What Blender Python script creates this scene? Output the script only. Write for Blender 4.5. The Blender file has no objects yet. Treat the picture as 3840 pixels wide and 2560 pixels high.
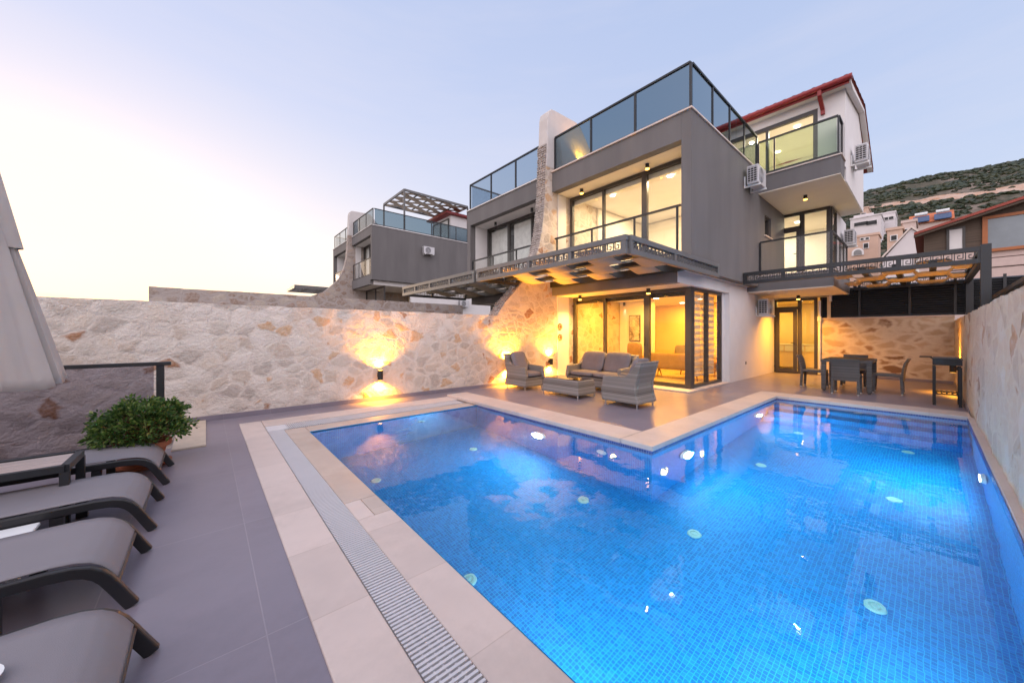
import bpy, bmesh, math, random
from mathutils import Vector, Matrix, noise
R = math.radians
random.seed(11)
scene = bpy.context.scene
COL = scene.collection
ORG = {}

# ---------------------------------------------------------------- mesh helper
class MB:
    def __init__(s): s.v = []; s.f = []; s.uv = None
    def add(s, vs, fs):
        o = len(s.v); s.v += [tuple(v) for v in vs]; s.f += [tuple(i + o for i in f) for f in fs]; return s
    def box(s, x0, x1, y0, y1, z0, z1):
        if x0 > x1: x0, x1 = x1, x0
        if y0 > y1: y0, y1 = y1, y0
        return s.add([(x0,y0,z0),(x1,y0,z0),(x1,y1,z0),(x0,y1,z0),(x0,y0,z1),(x1,y0,z1),(x1,y1,z1),(x0,y1,z1)],
                     [(0,3,2,1),(4,5,6,7),(0,1,5,4),(1,2,6,5),(2,3,7,6),(3,0,4,7)])
    def bar(s, p, q, w, h=None, up=(0,0,1)):
        h = h or w; p = Vector(p); q = Vector(q); d = (q-p).normalized(); up = Vector(up)
        if abs(d.dot(up)) > .98: up = Vector((1,0,0))
        a = d.cross(up).normalized()*w/2; b = a.cross(d).normalized()*h/2
        return s.add([p-a-b,p+a-b,p+a+b,p-a+b,q-a-b,q+a-b,q+a+b,q-a+b],
                     [(0,1,2,3),(7,6,5,4),(0,4,5,1),(1,5,6,2),(2,6,7,3),(3,7,4,0)])
    def sweep(s, pts, w, h, up=(0,1,0)):           # rectangular section along a path lying in the plane normal to up
        n = len(pts); P = [Vector(p) for p in pts]; up = Vector(up); rings = []
        for i in range(n):
            d = (P[min(i+1,n-1)]-P[max(i-1,0)]).normalized(); b = up.cross(d).normalized()*h/2; a = up*w/2
            rings += [P[i]-a-b, P[i]+a-b, P[i]+a+b, P[i]-a+b]
        f = [(0,1,2,3), tuple(4*(n-1)+k for k in (3,2,1,0))]
        for i in range(n-1):
            for k in range(4): f.append((4*i+k, 4*i+4+k, 4*i+4+(k+1)%4, 4*i+(k+1)%4))
        return s.add(rings, f)
    def cyl(s, p, q, r, r2=None, n=16):
        r2 = r if r2 is None else r2
        p = Vector(p); q = Vector(q); d = (q-p).normalized(); u = Vector((1,0,0)) if abs(d.x) < .9 else Vector((0,1,0))
        a = d.cross(u).normalized(); b = d.cross(a)
        vs = [p+(a*math.cos(t)+b*math.sin(t))*r for t in [2*math.pi*i/n for i in range(n)]]
        vs += [q+(a*math.cos(t)+b*math.sin(t))*r2 for t in [2*math.pi*i/n for i in range(n)]]
        fs = [(i,(i+1)%n,n+(i+1)%n,n+i) for i in range(n)] + [tuple(range(n-1,-1,-1)), tuple(range(n,2*n))]
        return s.add(vs, fs)
    def lathe(s, prof, c=(0,0,0), n=24):
        vs = []; fs = []; m = len(prof)
        for i in range(n):
            t = 2*math.pi*i/n
            vs += [(c[0]+r*math.cos(t), c[1]+r*math.sin(t), c[2]+z) for r, z in prof]
        for i in range(n):
            for k in range(m-1):
                fs.append((i*m+k, ((i+1)%n)*m+k, ((i+1)%n)*m+k+1, i*m+k+1))
        return s.add(vs, fs)
    def prism(s, poly, a0, a1, axis='y'):           # poly = 2D outline in the other two axes
        n = len(poly)
        def P(u, v, a): return {'y':(u,a,v),'x':(a,u,v),'z':(u,v,a)}[axis]
        vs = [P(u,v,a0) for u, v in poly]+[P(u,v,a1) for u, v in poly]
        fs = [tuple(range(n)), tuple(range(2*n-1, n-1, -1))]+[(i,n+i,n+(i+1)%n,(i+1)%n) for i in range(n)]
        return s.add(vs, fs)
    def quad(s, a, b, c, d): return s.add([a,b,c,d], [(0,1,2,3)])
    def grid(s, fn, nu, nv):
        vs = [fn(i/nu, j/nv) for i in range(nu+1) for j in range(nv+1)]
        fs = [(i*(nv+1)+j, (i+1)*(nv+1)+j, (i+1)*(nv+1)+j+1, i*(nv+1)+j+1) for i in range(nu) for j in range(nv)]
        return s.add(vs, fs)
    def cushion(s, x0, x1, y0, y1, z0, z1, r=.04):   # soft box
        n = 6
        cx, cy, cz = (x0+x1)/2, (y0+y1)/2, (z0+z1)/2; hx, hy, hz = (x1-x0)/2, (y1-y0)/2, (z1-z0)/2
        b = bmesh.new(); bmesh.ops.create_cube(b, size=2); bmesh.ops.subdivide_edges(b, edges=b.edges[:], cuts=n, use_grid_fill=True)
        m = min(hx,hy,hz)
        vs = []
        b.verts.ensure_lookup_table()
        for v in b.verts:
            x, y, z = v.co
            p = 6
            l = (abs(x)**p+abs(y)**p+abs(z)**p)**(1/p); mx = max(abs(x),abs(y),abs(z)); k = mx/l if l else 1
            q = [x*k, y*k, z*k]
            t = [hx,hy,hz].index(m)
            o = [i for i in range(3) if i != t]
            q[t] *= 1-.35*max(abs(q[o[0]]),abs(q[o[1]]))**5
            vs.append((cx+q[0]*hx, cy+q[1]*hy, cz+q[2]*hz))
        fs = [tuple(v.index for v in f.verts) for f in b.faces]; b.free()
        return s.add(vs, fs)
    def build(s, name, mat, parent=None, smooth=None, bevel=0, local=False, seg=2):
        o0 = Vector((0,0,0)) if (local or parent is None) else world_org(parent)
        me = bpy.data.meshes.new(name)
        me.from_pydata([tuple(Vector(v)-o0) for v in s.v], [], s.f)
        bm = bmesh.new(); bm.from_mesh(me); bmesh.ops.recalc_face_normals(bm, faces=bm.faces); bm.to_mesh(me); bm.free()
        me.materials.append(mat)
        if smooth:
            me.polygons.foreach_set('use_smooth', [True]*len(me.polygons)); me.set_sharp_from_angle(angle=R(smooth))
        o = bpy.data.objects.new(name, me); COL.objects.link(o)
        if parent is not None: o.parent = parent
        if bevel:
            b = o.modifiers.new('bevel','BEVEL'); b.width = bevel; b.segments = seg; b.limit_method = 'ANGLE'; b.angle_limit = R(50); b.harden_normals = False
        ORG[o.name] = o0
        return o

def world_org(o): return ORG.get(o.name, Vector((0,0,0)))
def tag(o, label=None, cat=None, group=None, kind=None):
    if label: o['label'] = label
    if cat: o['category'] = cat
    if group: o['group'] = group
    if kind: o['kind'] = kind
    return o
def thing(name, label, cat, loc=(0,0,0), group=None, rz=0):
    o = bpy.data.objects.new(name, None); COL.objects.link(o); o.empty_display_size = .1
    o.location = loc; o.rotation_euler = (0,0,rz); ORG[o.name] = Vector(loc)
    return tag(o, label, cat, group)
def child_of(o): return [c for c in COL.objects if c.parent == o]
def dup(root, loc, rz=0, label=None, group=None):
    r = root.copy(); COL.objects.link(r); r.location = loc; r.rotation_euler = (0,0,rz); ORG[r.name] = Vector(loc)
    if label: r['label'] = label
    if group: r['group'] = group
    def rec(a, b):
        for ch in child_of(a):
            c = ch.copy(); COL.objects.link(c); c.parent = b; rec(ch, c)
    rec(root, r)
    return r
def struct(name, mb, mat, label, cat, **k): return tag(mb.build(name, mat, **k), label, cat, kind='structure')

# ---------------------------------------------------------------- materials
class NT:
    def __init__(s, m): s.m = m; s.t = m.node_tree; s.n = s.t.nodes; s.l = s.t.links
    def new(s, typ, **kw):
        n = s.n.new(typ)
        for k, v in kw.items():
            if k.startswith('i_'): n.inputs[k[2:].replace('_',' ')].default_value = v
            else: setattr(n, k, v)
        return n
    def link(s, a, b): s.l.new(a, b)
    def math(s, op, a, b=None, c=None):
        n = s.n.new('ShaderNodeMath'); n.operation = op
        for i, x in enumerate((a,b,c)):
            if x is None: continue
            if hasattr(x, 'is_linked'): s.link(x, n.inputs[i])
            else: n.inputs[i].default_value = x
        return n.outputs[0]
    def mix(s, f, a, b, mode='MIX'):
        n = s.n.new('ShaderNodeMix'); n.data_type = 'RGBA'; n.blend_type = mode
        for sk, x in ((n.inputs[0],f),(n.inputs[6],a),(n.inputs[7],b)):
            if hasattr(x, 'is_linked'): s.link(x, sk)
            elif isinstance(x, (int,float)): sk.default_value = x
            else: sk.default_value = (*x, 1) if len(x) == 3 else x
        return n.outputs[2]
    def ramp(s, f, stops, interp='LINEAR'):
        n = s.n.new('ShaderNodeValToRGB'); n.color_ramp.interpolation = interp; e = n.color_ramp.elements
        while len(e) < len(stops): e.new(.5)
        for i, (p, c) in enumerate(stops):
            e[i].position = p; e[i].color = (c,c,c,1) if isinstance(c,(int,float)) else (*c,1)
        if f is not None: s.link(f, n.inputs[0])
        return n.outputs[0]
    def noise(s, vec, scale, detail=4, rough=.55, w=None):
        n = s.n.new('ShaderNodeTexNoise'); n.inputs['Scale'].default_value = scale; n.inputs['Detail'].default_value = detail; n.inputs['Roughness'].default_value = rough
        if vec is not None: s.link(vec, n.inputs['Vector'])
        return n
    def vor(s, vec, scale, feature='F1', rand=1.0):
        n = s.n.new('ShaderNodeTexVoronoi'); n.feature = feature; n.inputs['Scale'].default_value = scale; n.inputs['Randomness'].default_value = rand
        if vec is not None: s.link(vec, n.inputs['Vector'])
        return n
    def bump(s, h, strength=.3, dist=.02, normal=None):
        n = s.n.new('ShaderNodeBump'); n.inputs['Strength'].default_value = strength; n.inputs['Distance'].default_value = dist
        s.link(h, n.inputs['Height'])
        if normal is not None: s.link(normal, n.inputs['Normal'])
        return n.outputs[0]

def mat(name):
    m = bpy.data.materials.new(name); m.use_nodes = True
    g = NT(m); b = g.n['Principled BSDF']
    return m, g, b
def setp(b, **kw):
    for k, v in kw.items():
        i = b.inputs[k.replace('_',' ')]
        i.default_value = (*v,1) if isinstance(v, tuple) and len(v) == 3 else v
def pos(g):
    return g.new('ShaderNodeNewGeometry').outputs['Position']
def objc(g):
    return g.new('ShaderNodeTexCoord').outputs['Object']

def plain(name, col, rough=.5, metal=0, var=.12, nscale=6, bump=.08, bscale=90, local=False, spec=.5, stretch=None):
    m, g, b = mat(name)
    v = objc(g) if local else pos(g)
    if stretch:
        mp = g.new('ShaderNodeMapping'); mp.inputs['Scale'].default_value = stretch; g.link(v, mp.inputs['Vector']); v = mp.outputs[0]
    n = g.noise(v, nscale, 5)
    c = g.mix(g.ramp(n.outputs[0], [(.3,0),(.7,1)]), tuple(x*(1-var) for x in col), tuple(min(1,x*(1+var)) for x in col))
    g.link(c, b.inputs['Base Color']); setp(b, Roughness=rough, Metallic=metal); b.inputs['Specular IOR Level'].default_value = spec
    n2 = g.noise(v, bscale, 3); g.link(g.bump(n2.outputs[0], bump, .004), b.inputs['Normal'])
    rr = g.math('MULTIPLY_ADD', n.outputs[0], .16, rough-.08); g.link(rr, b.inputs['Roughness'])
    return m

def stone(name, scale=3.2, mortar=(.50,.45,.40), cols=None, mw=.10, bump=.9, stretch=(1,1,1.25), blotch=.5, dist=.03):
    m, g, b = mat(name)
    p = pos(g)
    mp = g.new('ShaderNodeMapping'); mp.inputs['Scale'].default_value = stretch; g.link(p, mp.inputs['Vector'])
    wn = g.noise(mp.outputs[0], 2.2, 3)
    off = g.new('ShaderNodeVectorMath', operation='MULTIPLY_ADD'); g.link(wn.outputs['Color'], off.inputs[0]); off.inputs[1].default_value = (.28,.28,.28); g.link(mp.outputs[0], off.inputs[2])
    fn = g.noise(mp.outputs[0], 14, 4)
    off2 = g.new('ShaderNodeVectorMath', operation='MULTIPLY_ADD'); g.link(fn.outputs['Color'], off2.inputs[0]); off2.inputs[1].default_value = (.07,.07,.07); g.link(off.outputs[0], off2.inputs[2])
    e = g.vor(off2.outputs[0], scale, 'DISTANCE_TO_EDGE'); c1 = g.vor(off2.outputs[0], scale, 'F1')
    sep = g.new('ShaderNodeSeparateColor'); g.link(c1.outputs['Color'], sep.inputs[0])
    cols = cols or [(.0,(.62,.56,.50)),(.35,(.70,.64,.59)),(.55,(.55,.47,.40)),(.72,(.66,.58,.50)),(.86,(.48,.40,.32)),(.94,(.50,.26,.13)),(1,(.33,.17,.09))]
    sc = g.ramp(sep.outputs[0], cols, 'CONSTANT')
    # mottling inside every stone, rusty pits in a few
    n1 = g.noise(p, 16, 6, .65); n2 = g.noise(p, 5, 5, .6)
    sc = g.mix(g.ramp(n1.outputs[0], [(.35,.36),(.60,0)]), sc, (.66,.60,.565), 'MIX') if blotch else sc
    rust = g.math('MULTIPLY', g.ramp(n2.outputs[0], [(.60,0),(.68,1)]), g.ramp(n1.outputs[0], [(.46,0),(.56,blotch)]))
    sc = g.mix(rust, sc, (.42,.20,.08))
    edge = g.ramp(e.outputs['Distance'], [(mw*.25,0),(mw,1)])
    mc = g.mix(n1.outputs[0], tuple(x*.86 for x in mortar), tuple(min(1,x*1.1) for x in mortar))
    col = g.mix(edge, mc, sc)
    g.link(col, b.inputs['Base Color']); setp(b, Roughness=.85); b.inputs['Specular IOR Level'].default_value = .25
    h = g.math('ADD', g.math('MULTIPLY', g.ramp(e.outputs['Distance'], [(0,0),(mw*1.6,1)]), .28), g.math('MULTIPLY', n1.outputs[0], .9))
    n4 = g.noise(p, 42, 3, .6); h = g.math('ADD', h, g.math('MULTIPLY', n4.outputs[0], .35))
    h = g.math('ADD', h, g.math('MULTIPLY', sep.outputs[1], .25))
    g.link(g.bump(h, bump, dist), b.inputs['Normal'])
    return m

def tiles(name, col, grout, sx, sy, rough=.3, gw=.004, var=.08, brick=.5, bumpd=.002, spec=.5, ang=0, off=(0,0,0)):
    m, g, b = mat(name)
    p = pos(g)
    mp = g.new('ShaderNodeMapping'); mp.inputs['Rotation'].default_value = (0,0,ang); mp.inputs['Location'].default_value = off; g.link(p, mp.inputs['Vector'])
    br = g.new('ShaderNodeTexBrick', offset=brick); g.link(mp.outputs[0], br.inputs['Vector'])
    br.inputs['Scale'].default_value = 1; br.inputs['Brick Width'].default_value = sx; br.inputs['Row Height'].default_value = sy
    br.inputs['Mortar Size'].default_value = gw; br.inputs['Mortar Smooth'].default_value = .2; br.inputs['Bias'].default_value = 0
    br.inputs['Color1'].default_value = (*[x*(1-var) for x in col],1); br.inputs['Color2'].default_value = (*[min(1,x*(1+var)) for x in col],1)
    br.inputs['Mortar'].default_value = (*grout,1)
    n = g.noise(p, 3.5, 6, .6); n3 = g.noise(p, 22, 4)
    c = g.mix(g.math('MULTIPLY', g.ramp(n.outputs[0], [(.3,0),(.75,1)]), .35), br.outputs['Color'], tuple(x*1.35 for x in col))
    st = g.noise(p, .9, 7, .72); c = g.mix(g.math('MULTIPLY', g.ramp(st.outputs[0], [(.48,0),(.70,1)]), .45), c, tuple(x*.62 for x in col))
    g.link(c, b.inputs['Base Color'])
    rr = g.math('MULTIPLY_ADD', n.outputs[0], .25, rough-.12); g.link(rr, b.inputs['Roughness']); b.inputs['Specular IOR Level'].default_value = spec
    h = g.math('ADD', g.math('MULTIPLY', br.outputs['Fac'], -1.0), g.math('MULTIPLY', n3.outputs[0], .25))
    g.link(g.bump(h, .35, bumpd), b.inputs['Normal'])
    return m

def mosaic(name, c1, c2, c3, grout, size=.05, gw=.12, rough=.25):
    m, g, b = mat(name)
    p = pos(g)
    sc = g.new('ShaderNodeVectorMath', operation='SCALE'); g.link(p, sc.inputs[0]); sc.inputs['Scale'].default_value = 1/size
    ad = g.new('ShaderNodeVectorMath', operation='ADD'); g.link(sc.outputs[0], ad.inputs[0]); ad.inputs[1].default_value = (.31,.27,.23)
    fl = g.new('ShaderNodeVectorMath', operation='FLOOR'); g.link(ad.outputs[0], fl.inputs[0])
    fr = g.new('ShaderNodeVectorMath', operation='FRACTION'); g.link(ad.outputs[0], fr.inputs[0])
    wn = g.new('ShaderNodeTexWhiteNoise', noise_dimensions='3D'); g.link(fl.outputs[0], wn.inputs['Vector'])
    col = g.ramp(wn.outputs['Value'], [(0,c1),(.45,c2),(.8,c3)], 'CONSTANT')
    sp = g.new('ShaderNodeSeparateXYZ'); g.link(fr.outputs[0], sp.inputs[0])
    nrm = g.new('ShaderNodeNewGeometry').outputs['True Normal']
    sn = g.new('ShaderNodeSeparateXYZ'); g.link(nrm, sn.inputs[0])
    masks = []
    for ax in ('X','Y','Z'):
        d = g.math('ABSOLUTE', g.math('SUBTRACT', sp.outputs[ax], .5))
        line = g.math('GREATER_THAN', d, .5-gw/2)
        use = g.math('LESS_THAN', g.math('ABSOLUTE', sn.outputs[ax]), .5)
        masks.append(g.math('MULTIPLY', line, use))
    mk = g.math('MAXIMUM', g.math('MAXIMUM', masks[0], masks[1]), masks[2])
    g.link(g.mix(mk, col, grout), b.inputs['Base Color']); setp(b, Roughness=rough)
    g.link(g.bump(g.math('MULTIPLY', mk, -1), .3, .002), b.inputs['Normal'])
    return m

def wicker(name, cols, band=.055, local=True):
    m, g, b = mat(name)
    p = objc(g)
    sp = g.new('ShaderNodeSeparateXYZ'); g.link(p, sp.inputs[0])
    row = g.math('FLOOR', g.math('MULTIPLY', sp.outputs['Z'], 1/(band/4)))
    big = g.math('FLOOR', g.math('MULTIPLY', sp.outputs['Z'], 1/band))
    wn = g.new('ShaderNodeTexWhiteNoise', noise_dimensions='1D'); g.link(row, wn.inputs['W'])
    wn2 = g.new('ShaderNodeTexWhiteNoise', noise_dimensions='1D'); g.link(big, wn2.inputs['W'])
    f = g.math('ADD', g.math('MULTIPLY', wn.outputs[0], .45), g.math('MULTIPLY', wn2.outputs[0], .55))
    c = g.ramp(f, [(0,cols[0]),(.5,cols[1]),(1,cols[2])])
    # weave relief: strands over and under in each row
    hx = g.math('ADD', sp.outputs['X'], sp.outputs['Y'])
    ph = g.math('MULTIPLY', g.math('MODULO', row, 2), math.pi)
    wv = g.math('SINE', g.math('ADD', g.math('MULTIPLY', hx, 2*math.pi/.03), ph))
    rz = g.math('ABSOLUTE', g.math('SINE', g.math('MULTIPLY', sp.outputs['Z'], math.pi/(band/4))))
    h = g.math('ADD', g.math('MULTIPLY', wv, .35), rz)
    c = g.mix(g.math('MULTIPLY', g.math('SUBTRACT', 1, rz), .55), c, tuple(x*.35 for x in cols[0]))
    g.link(c, b.inputs['Base Color']); setp(b, Roughness=.5); g.link(g.bump(h, .7, .006), b.inputs['Normal'])
    return m

def glass(name, tint=(.9,.93,.94), refl=1.0, rough=0.0, ior=1.5):
    m, g, b = mat(name); g.n.remove(b)
    out = [n for n in g.n if n.type == 'OUTPUT_MATERIAL'][0]
    tr = g.new('ShaderNodeBsdfTransparent'); tr.inputs[0].default_value = (*tint,1)
    gl = g.new('ShaderNodeBsdfGlossy'); gl.inputs['Roughness'].default_value = rough; gl.inputs[0].default_value = (refl,refl,refl,1)
    fr = g.new('ShaderNodeFresnel'); fr.inputs[0].default_value = ior
    ge = g.new('ShaderNodeNewGeometry'); ff = g.math('MULTIPLY', fr.outputs[0], g.math('SUBTRACT', 1, ge.outputs['Backfacing']))
    mx = g.new('ShaderNodeMixShader'); g.link(ff, mx.inputs[0]); g.link(tr.outputs[0], mx.inputs[1]); g.link(gl.outputs[0], mx.inputs[2])
    g.link(mx.outputs[0], out.inputs[0])
    return m
def emit(name, col, s):
    m, g, b = mat(name); setp(b, Base_Color=col, Emission_Color=col, Emission_Strength=s); return m

M = {}
M['grey_render'] = plain('dark grey render', (.145,.138,.140), .8, var=.12, nscale=2.2, bump=.3, bscale=120, stretch=(1,1,.16))
M['white_render'] = plain('white render', (.74,.72,.72), .75, var=.03, nscale=3, bump=.15, bscale=140)
M['cream_ceiling'] = plain('cream soffit paint', (.76,.70,.60), .75, var=.03, nscale=2, bump=.08)
M['inner_white'] = plain('interior white paint', (.80,.77,.72), .7, var=.02)
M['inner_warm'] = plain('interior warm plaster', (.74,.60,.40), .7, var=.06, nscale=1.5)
M['stone'] = stone('rubble stone', 4.0, (.66,.585,.525), [(.0,(.54,.47,.41)),(.26,(.68,.61,.55)),(.46,(.52,.43,.36)),(.62,(.62,.53,.45)),(.76,(.46,.395,.345)),(.86,(.55,.36,.22)),(.95,(.34,.17,.09))], mw=.15, bump=1.0, dist=.03)
M['stone_right'] = stone('rubble stone warm', 3.2, (.68,.58,.46), [(.0,(.64,.52,.39)),(.4,(.68,.60,.50)),(.6,(.56,.44,.33)),(.75,(.62,.50,.38)),(.88,(.50,.30,.18)),(.95,(.36,.22,.13))], bump=.7)
M['stone_back'] = stone('rubble stone flat pointing', 3.3, (.66,.58,.46), [(.0,(.50,.39,.27)),(.3,(.56,.46,.34)),(.45,(.34,.22,.13)),(.6,(.48,.36,.24)),(.75,(.55,.42,.29)),(.88,(.24,.14,.08))], mw=.24, bump=.5, stretch=(1,.8,1.45), blotch=0)
M['stone_small'] = stone('small rubble stone', 2.9, (.42,.37,.35), [(.0,(.30,.24,.205)),(.4,(.42,.36,.31)),(.65,(.28,.20,.16)),(.85,(.40,.30,.24))], mw=.16, bump=.9)
M['cobble'] = plain('split stone', (.36,.32,.30), .85, var=.3, nscale=9, bump=.6, bscale=40)
M['plaster'] = plain('lime plaster', (.56,.53,.52), .8, var=.06, nscale=4, bump=.3, bscale=30)
M['deck'] = tiles('porcelain deck tiles', (.205,.182,.222), (.26,.235,.27), 1.2, .6, rough=.33, gw=.003, var=.085, brick=0, ang=R(-90), off=(-.66,.2,0))
M['deck_tile_light'] = plain('beige travertine slab', (.50,.42,.34), .6, var=.1, nscale=9)
M['travertine'] = plain('travertine coping', (.64,.55,.50), .55, var=.13, nscale=3, bump=.25, bscale=60)
M['travertine_joint'] = tiles('travertine coping slabs', (.55,.465,.425), (.43,.35,.31), .6, 5.0, rough=.5, gw=.003, var=.07, brick=0)
M['travertine_joint2'] = tiles('travertine coping slabs across', (.55,.465,.425), (.43,.35,.31), 5.0, .6, rough=.5, gw=.003, var=.07, brick=0)
M['mosaic'] = mosaic('blue glass mosaic', (.001,.14,.47), (.002,.175,.555), (.004,.215,.62), (.015,.37,.67), .028, .15, .55)
M['mosaic_dark'] = mosaic('dark blue band mosaic', (.01,.02,.14), (.02,.04,.22), (.05,.08,.34), (.25,.24,.38), .03, .2)
M['wet_stone'] = tiles('wet travertine coping', (.47,.385,.33), (.38,.31,.26), 5.0, .9, rough=.13, gw=.002, var=.05, brick=0, bumpd=.0004)
M['inlet'] = plain('greenish white inlet plastic', (.42,.62,.58), .4, var=.03)
M['grate'] = plain('grey plastic grating', (.56,.56,.59), .45, var=.03)
M['channel'] = plain('dark gutter channel', (.06,.06,.07), .5)
M['white_plastic'] = plain('white plastic', (.75,.77,.78), .4, var=.03)
M['dark_metal'] = plain('anthracite aluminium', (.019,.021,.025), .42, .0, var=.12, bump=.1)
M['grey_metal'] = plain('grey painted steel', (.125,.122,.124), .4, .0, var=.1, bump=.1)
M['frame'] = plain('anthracite window frame', (.052,.047,.045), .4, var=.08, bump=.05)
M['steel'] = plain('brushed steel feet', (.6,.6,.6), .3, 1.0, var=.05)
M['pane'] = glass('window glass', (.95,.96,.95))
M['rail_glass'] = glass('smoked balustrade glass', (.45,.54,.585))
M['pale_rail_glass'] = glass('pale smoked balustrade glass', (.66,.73,.78))
M['clear_glass'] = glass('clear balustrade glass', (.95,.96,.96))
M['deck_glass'] = glass('tinted deck glass', (.67,.66,.71), refl=.5)
M['green_glass'] = glass('greenish balustrade glass', (.78,.86,.76))
M['canvas'] = plain('beige canopy canvas', (.50,.42,.33), .85, var=.08, nscale=4, bump=.2, bscale=200)
M['roof_tile'] = plain('red clay roof tile', (.30,.055,.035), .6, var=.25, nscale=5, bump=.2)
M['red_metal'] = plain('red gutter metal', (.26,.02,.02), .4, var=.1)
M['ac_white'] = plain('air conditioner casing', (.55,.55,.575), .45, var=.03)
M['black'] = plain('black plastic', (.012,.012,.013), .5, var=.1)
M['wicker'] = wicker('grey brown wicker', [(.13,.115,.105),(.27,.245,.23),(.42,.40,.38)])
M['wicker_dark'] = wicker('dark grey wicker', [(.085,.08,.08),(.13,.125,.125),(.18,.17,.17)], .03)
M['cushion'] = plain('grey violet cushion fabric', (.20,.18,.195), .9, var=.1, bump=.4, bscale=300, local=True)
M['sling'] = plain('grey textilene sling', (.225,.212,.235), .7, var=.06, nscale=2, bump=.5, bscale=420, local=True)
M['lounger_frame'] = plain('black lounger aluminium', (.018,.018,.021), .4, local=True)
M['wood_top'] = plain('whitewashed wood slats', (.62,.50,.45), .5, var=.22, nscale=4, stretch=(1,18,1), bump=.3)
M['terracotta'] = plain('terracotta', (.36,.115,.055), .75, var=.2, bump=.3)
M['umbrella'] = plain('ecru umbrella cloth', (.47,.415,.385), .9, var=.06, nscale=3, bump=.3, bscale=300)
M['umbrella_in'] = plain('umbrella lining shade', (.10,.05,.03), .9)
M['wood'] = plain('brown wood', (.19,.085,.035), .5, var=.25, nscale=3, stretch=(1,1,6))
M['sofa_fabric'] = plain('ochre brown upholstery', (.30,.20,.10), .9, var=.12, bump=.3, bscale=250)
M['blind'] = None
M['rock_tile'] = M['travertine']
M['warm_lamp'] = emit('warm lamp face', (1,.50,.08), 8)
M['white_lamp'] = emit('white downlight face', (1,.9,.72), 12)
M['pool_lamp'] = emit('pool lamp lens', (.75,.95,1), 20)
M['dead_lamp'] = plain('unlit lamp glass', (.2,.2,.2), .3)
def leafmat(name, cols):
    m, g, b = mat(name)
    ge = g.new('ShaderNodeNewGeometry')
    c = g.ramp(ge.outputs['Random Per Island'], cols)
    g.link(c, b.inputs['Base Color']); setp(b, Roughness=.45); b.inputs['Subsurface Weight'].default_value = 0
    out = [n for n in g.n if n.type == 'OUTPUT_MATERIAL'][0]
    tl = g.new('ShaderNodeBsdfTranslucent'); g.link(c, tl.inputs[0])
    mx = g.new('ShaderNodeMixShader'); mx.inputs[0].default_value = .25; g.link(b.outputs[0], mx.inputs[1]); g.link(tl.outputs[0], mx.inputs[2]); g.link(mx.outputs[0], out.inputs[0])
    return m
M['leaf'] = leafmat('glossy green leaves', [(0,(.022,.06,.014)),(.35,(.045,.11,.022)),(.75,(.11,.19,.035)),(.97,(.22,.27,.07)),(1,(.28,.22,.08))])
M['shrub'] = leafmat('maquis scrub', [(0,(.024,.038,.018)),(.5,(.042,.060,.026)),(.85,(.066,.080,.036)),(1,(.09,.09,.05))])

def blind_mat():
    m, g, b = mat('zebra blind'); p = pos(g)
    sp = g.new('ShaderNodeSeparateXYZ'); g.link(p, sp.inputs[0])
    fr = g.math('FRACT', g.math('MULTIPLY', sp.outputs['Z'], 1/.15))
    k = g.math('GREATER_THAN', fr, .5)
    out = [n for n in g.n if n.type == 'OUTPUT_MATERIAL'][0]
    tr = g.new('ShaderNodeBsdfTransparent'); tl = g.new('ShaderNodeBsdfTranslucent'); tl.inputs[0].default_value = (.75,.7,.62,1)
    setp(b, Base_Color=(.62,.6,.58), Roughness=.9)
    m1 = g.new('ShaderNodeMixShader'); m1.inputs[0].default_value = .35; g.link(b.outputs[0], m1.inputs[1]); g.link(tl.outputs[0], m1.inputs[2])
    m2 = g.new('ShaderNodeMixShader'); g.link(g.math('MULTIPLY_ADD', k, .5, .45), m2.inputs[0]); g.link(tr.outputs[0], m2.inputs[1]); g.link(m1.outputs[0], m2.inputs[2])
    g.link(m2.outputs[0], out.inputs[0]); return m
M['blind'] = blind_mat()
def water_mat():
    m, g, b = mat('pool water'); g.n.remove(b)
    out = [n for n in g.n if n.type == 'OUTPUT_MATERIAL'][0]
    gl = g.new('ShaderNodeBsdfGlass'); gl.inputs['IOR'].default_value = 1.333; gl.inputs['Roughness'].default_value = 0; gl.inputs[0].default_value = (.97,.99,1,1)
    p = pos(g); n = g.noise(p, 3.0, 2, .5); n2 = g.noise(p, 9, 2, .5)
    h = g.math('ADD', n.outputs[0], g.math('MULTIPLY', n2.outputs[0], .3))
    g.link(g.bump(h, .2, .012), gl.inputs['Normal']); g.link(gl.outputs[0], out.inputs[0])
    vs_ = g.new('ShaderNodeVolumeScatter'); vs_.inputs['Color'].default_value = (.12,.70,1,1); vs_.inputs['Density'].default_value = .03; vs_.inputs['Anisotropy'].default_value = .35
    g.link(vs_.outputs[0], out.inputs['Volume']); return m
M['water'] = water_mat()
# ================================================================ setting
DECKX = -6
tb = MB()
for x0, x1, y0, y1 in ((DECKX,-.30,-.41,5.6),(-.30,.36,-.41,7.0),(.36,4.23,6.42,7.0),(4.23,14.7,2.38,7.0),(9.2,14.7,-.41,2.38)):
    tb.quad((x0,y0,0),(x1,y0,0),(x1,y1,0),(x0,y1,0))
tb.quad((DECKX,5.6,-.0),(-.30,5.6,0),(-.30,5.6,-2),(DECKX,5.6,-2)); tb.quad((-.30,5.6,0),(-.30,7,0),(-.30,7,-2),(-.30,5.6,-2))
struct('terrace', tb, M['deck'], 'dark grey tiled terrace round the pool', 'terrace')
gb = MB(); gb.quad((-900,-900,-2.0),(1500,-900,-2.0),(1500,900,-2.0),(-900,900,-2.0))
struct('ground', gb, plain('dry earth', (.16,.13,.09), .9, var=.3, nscale=.3), 'dry earth ground around the plots', 'ground')
mb = MB(); mb.box(-.29,.0,5.42,6.98,.001,.02)
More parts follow.
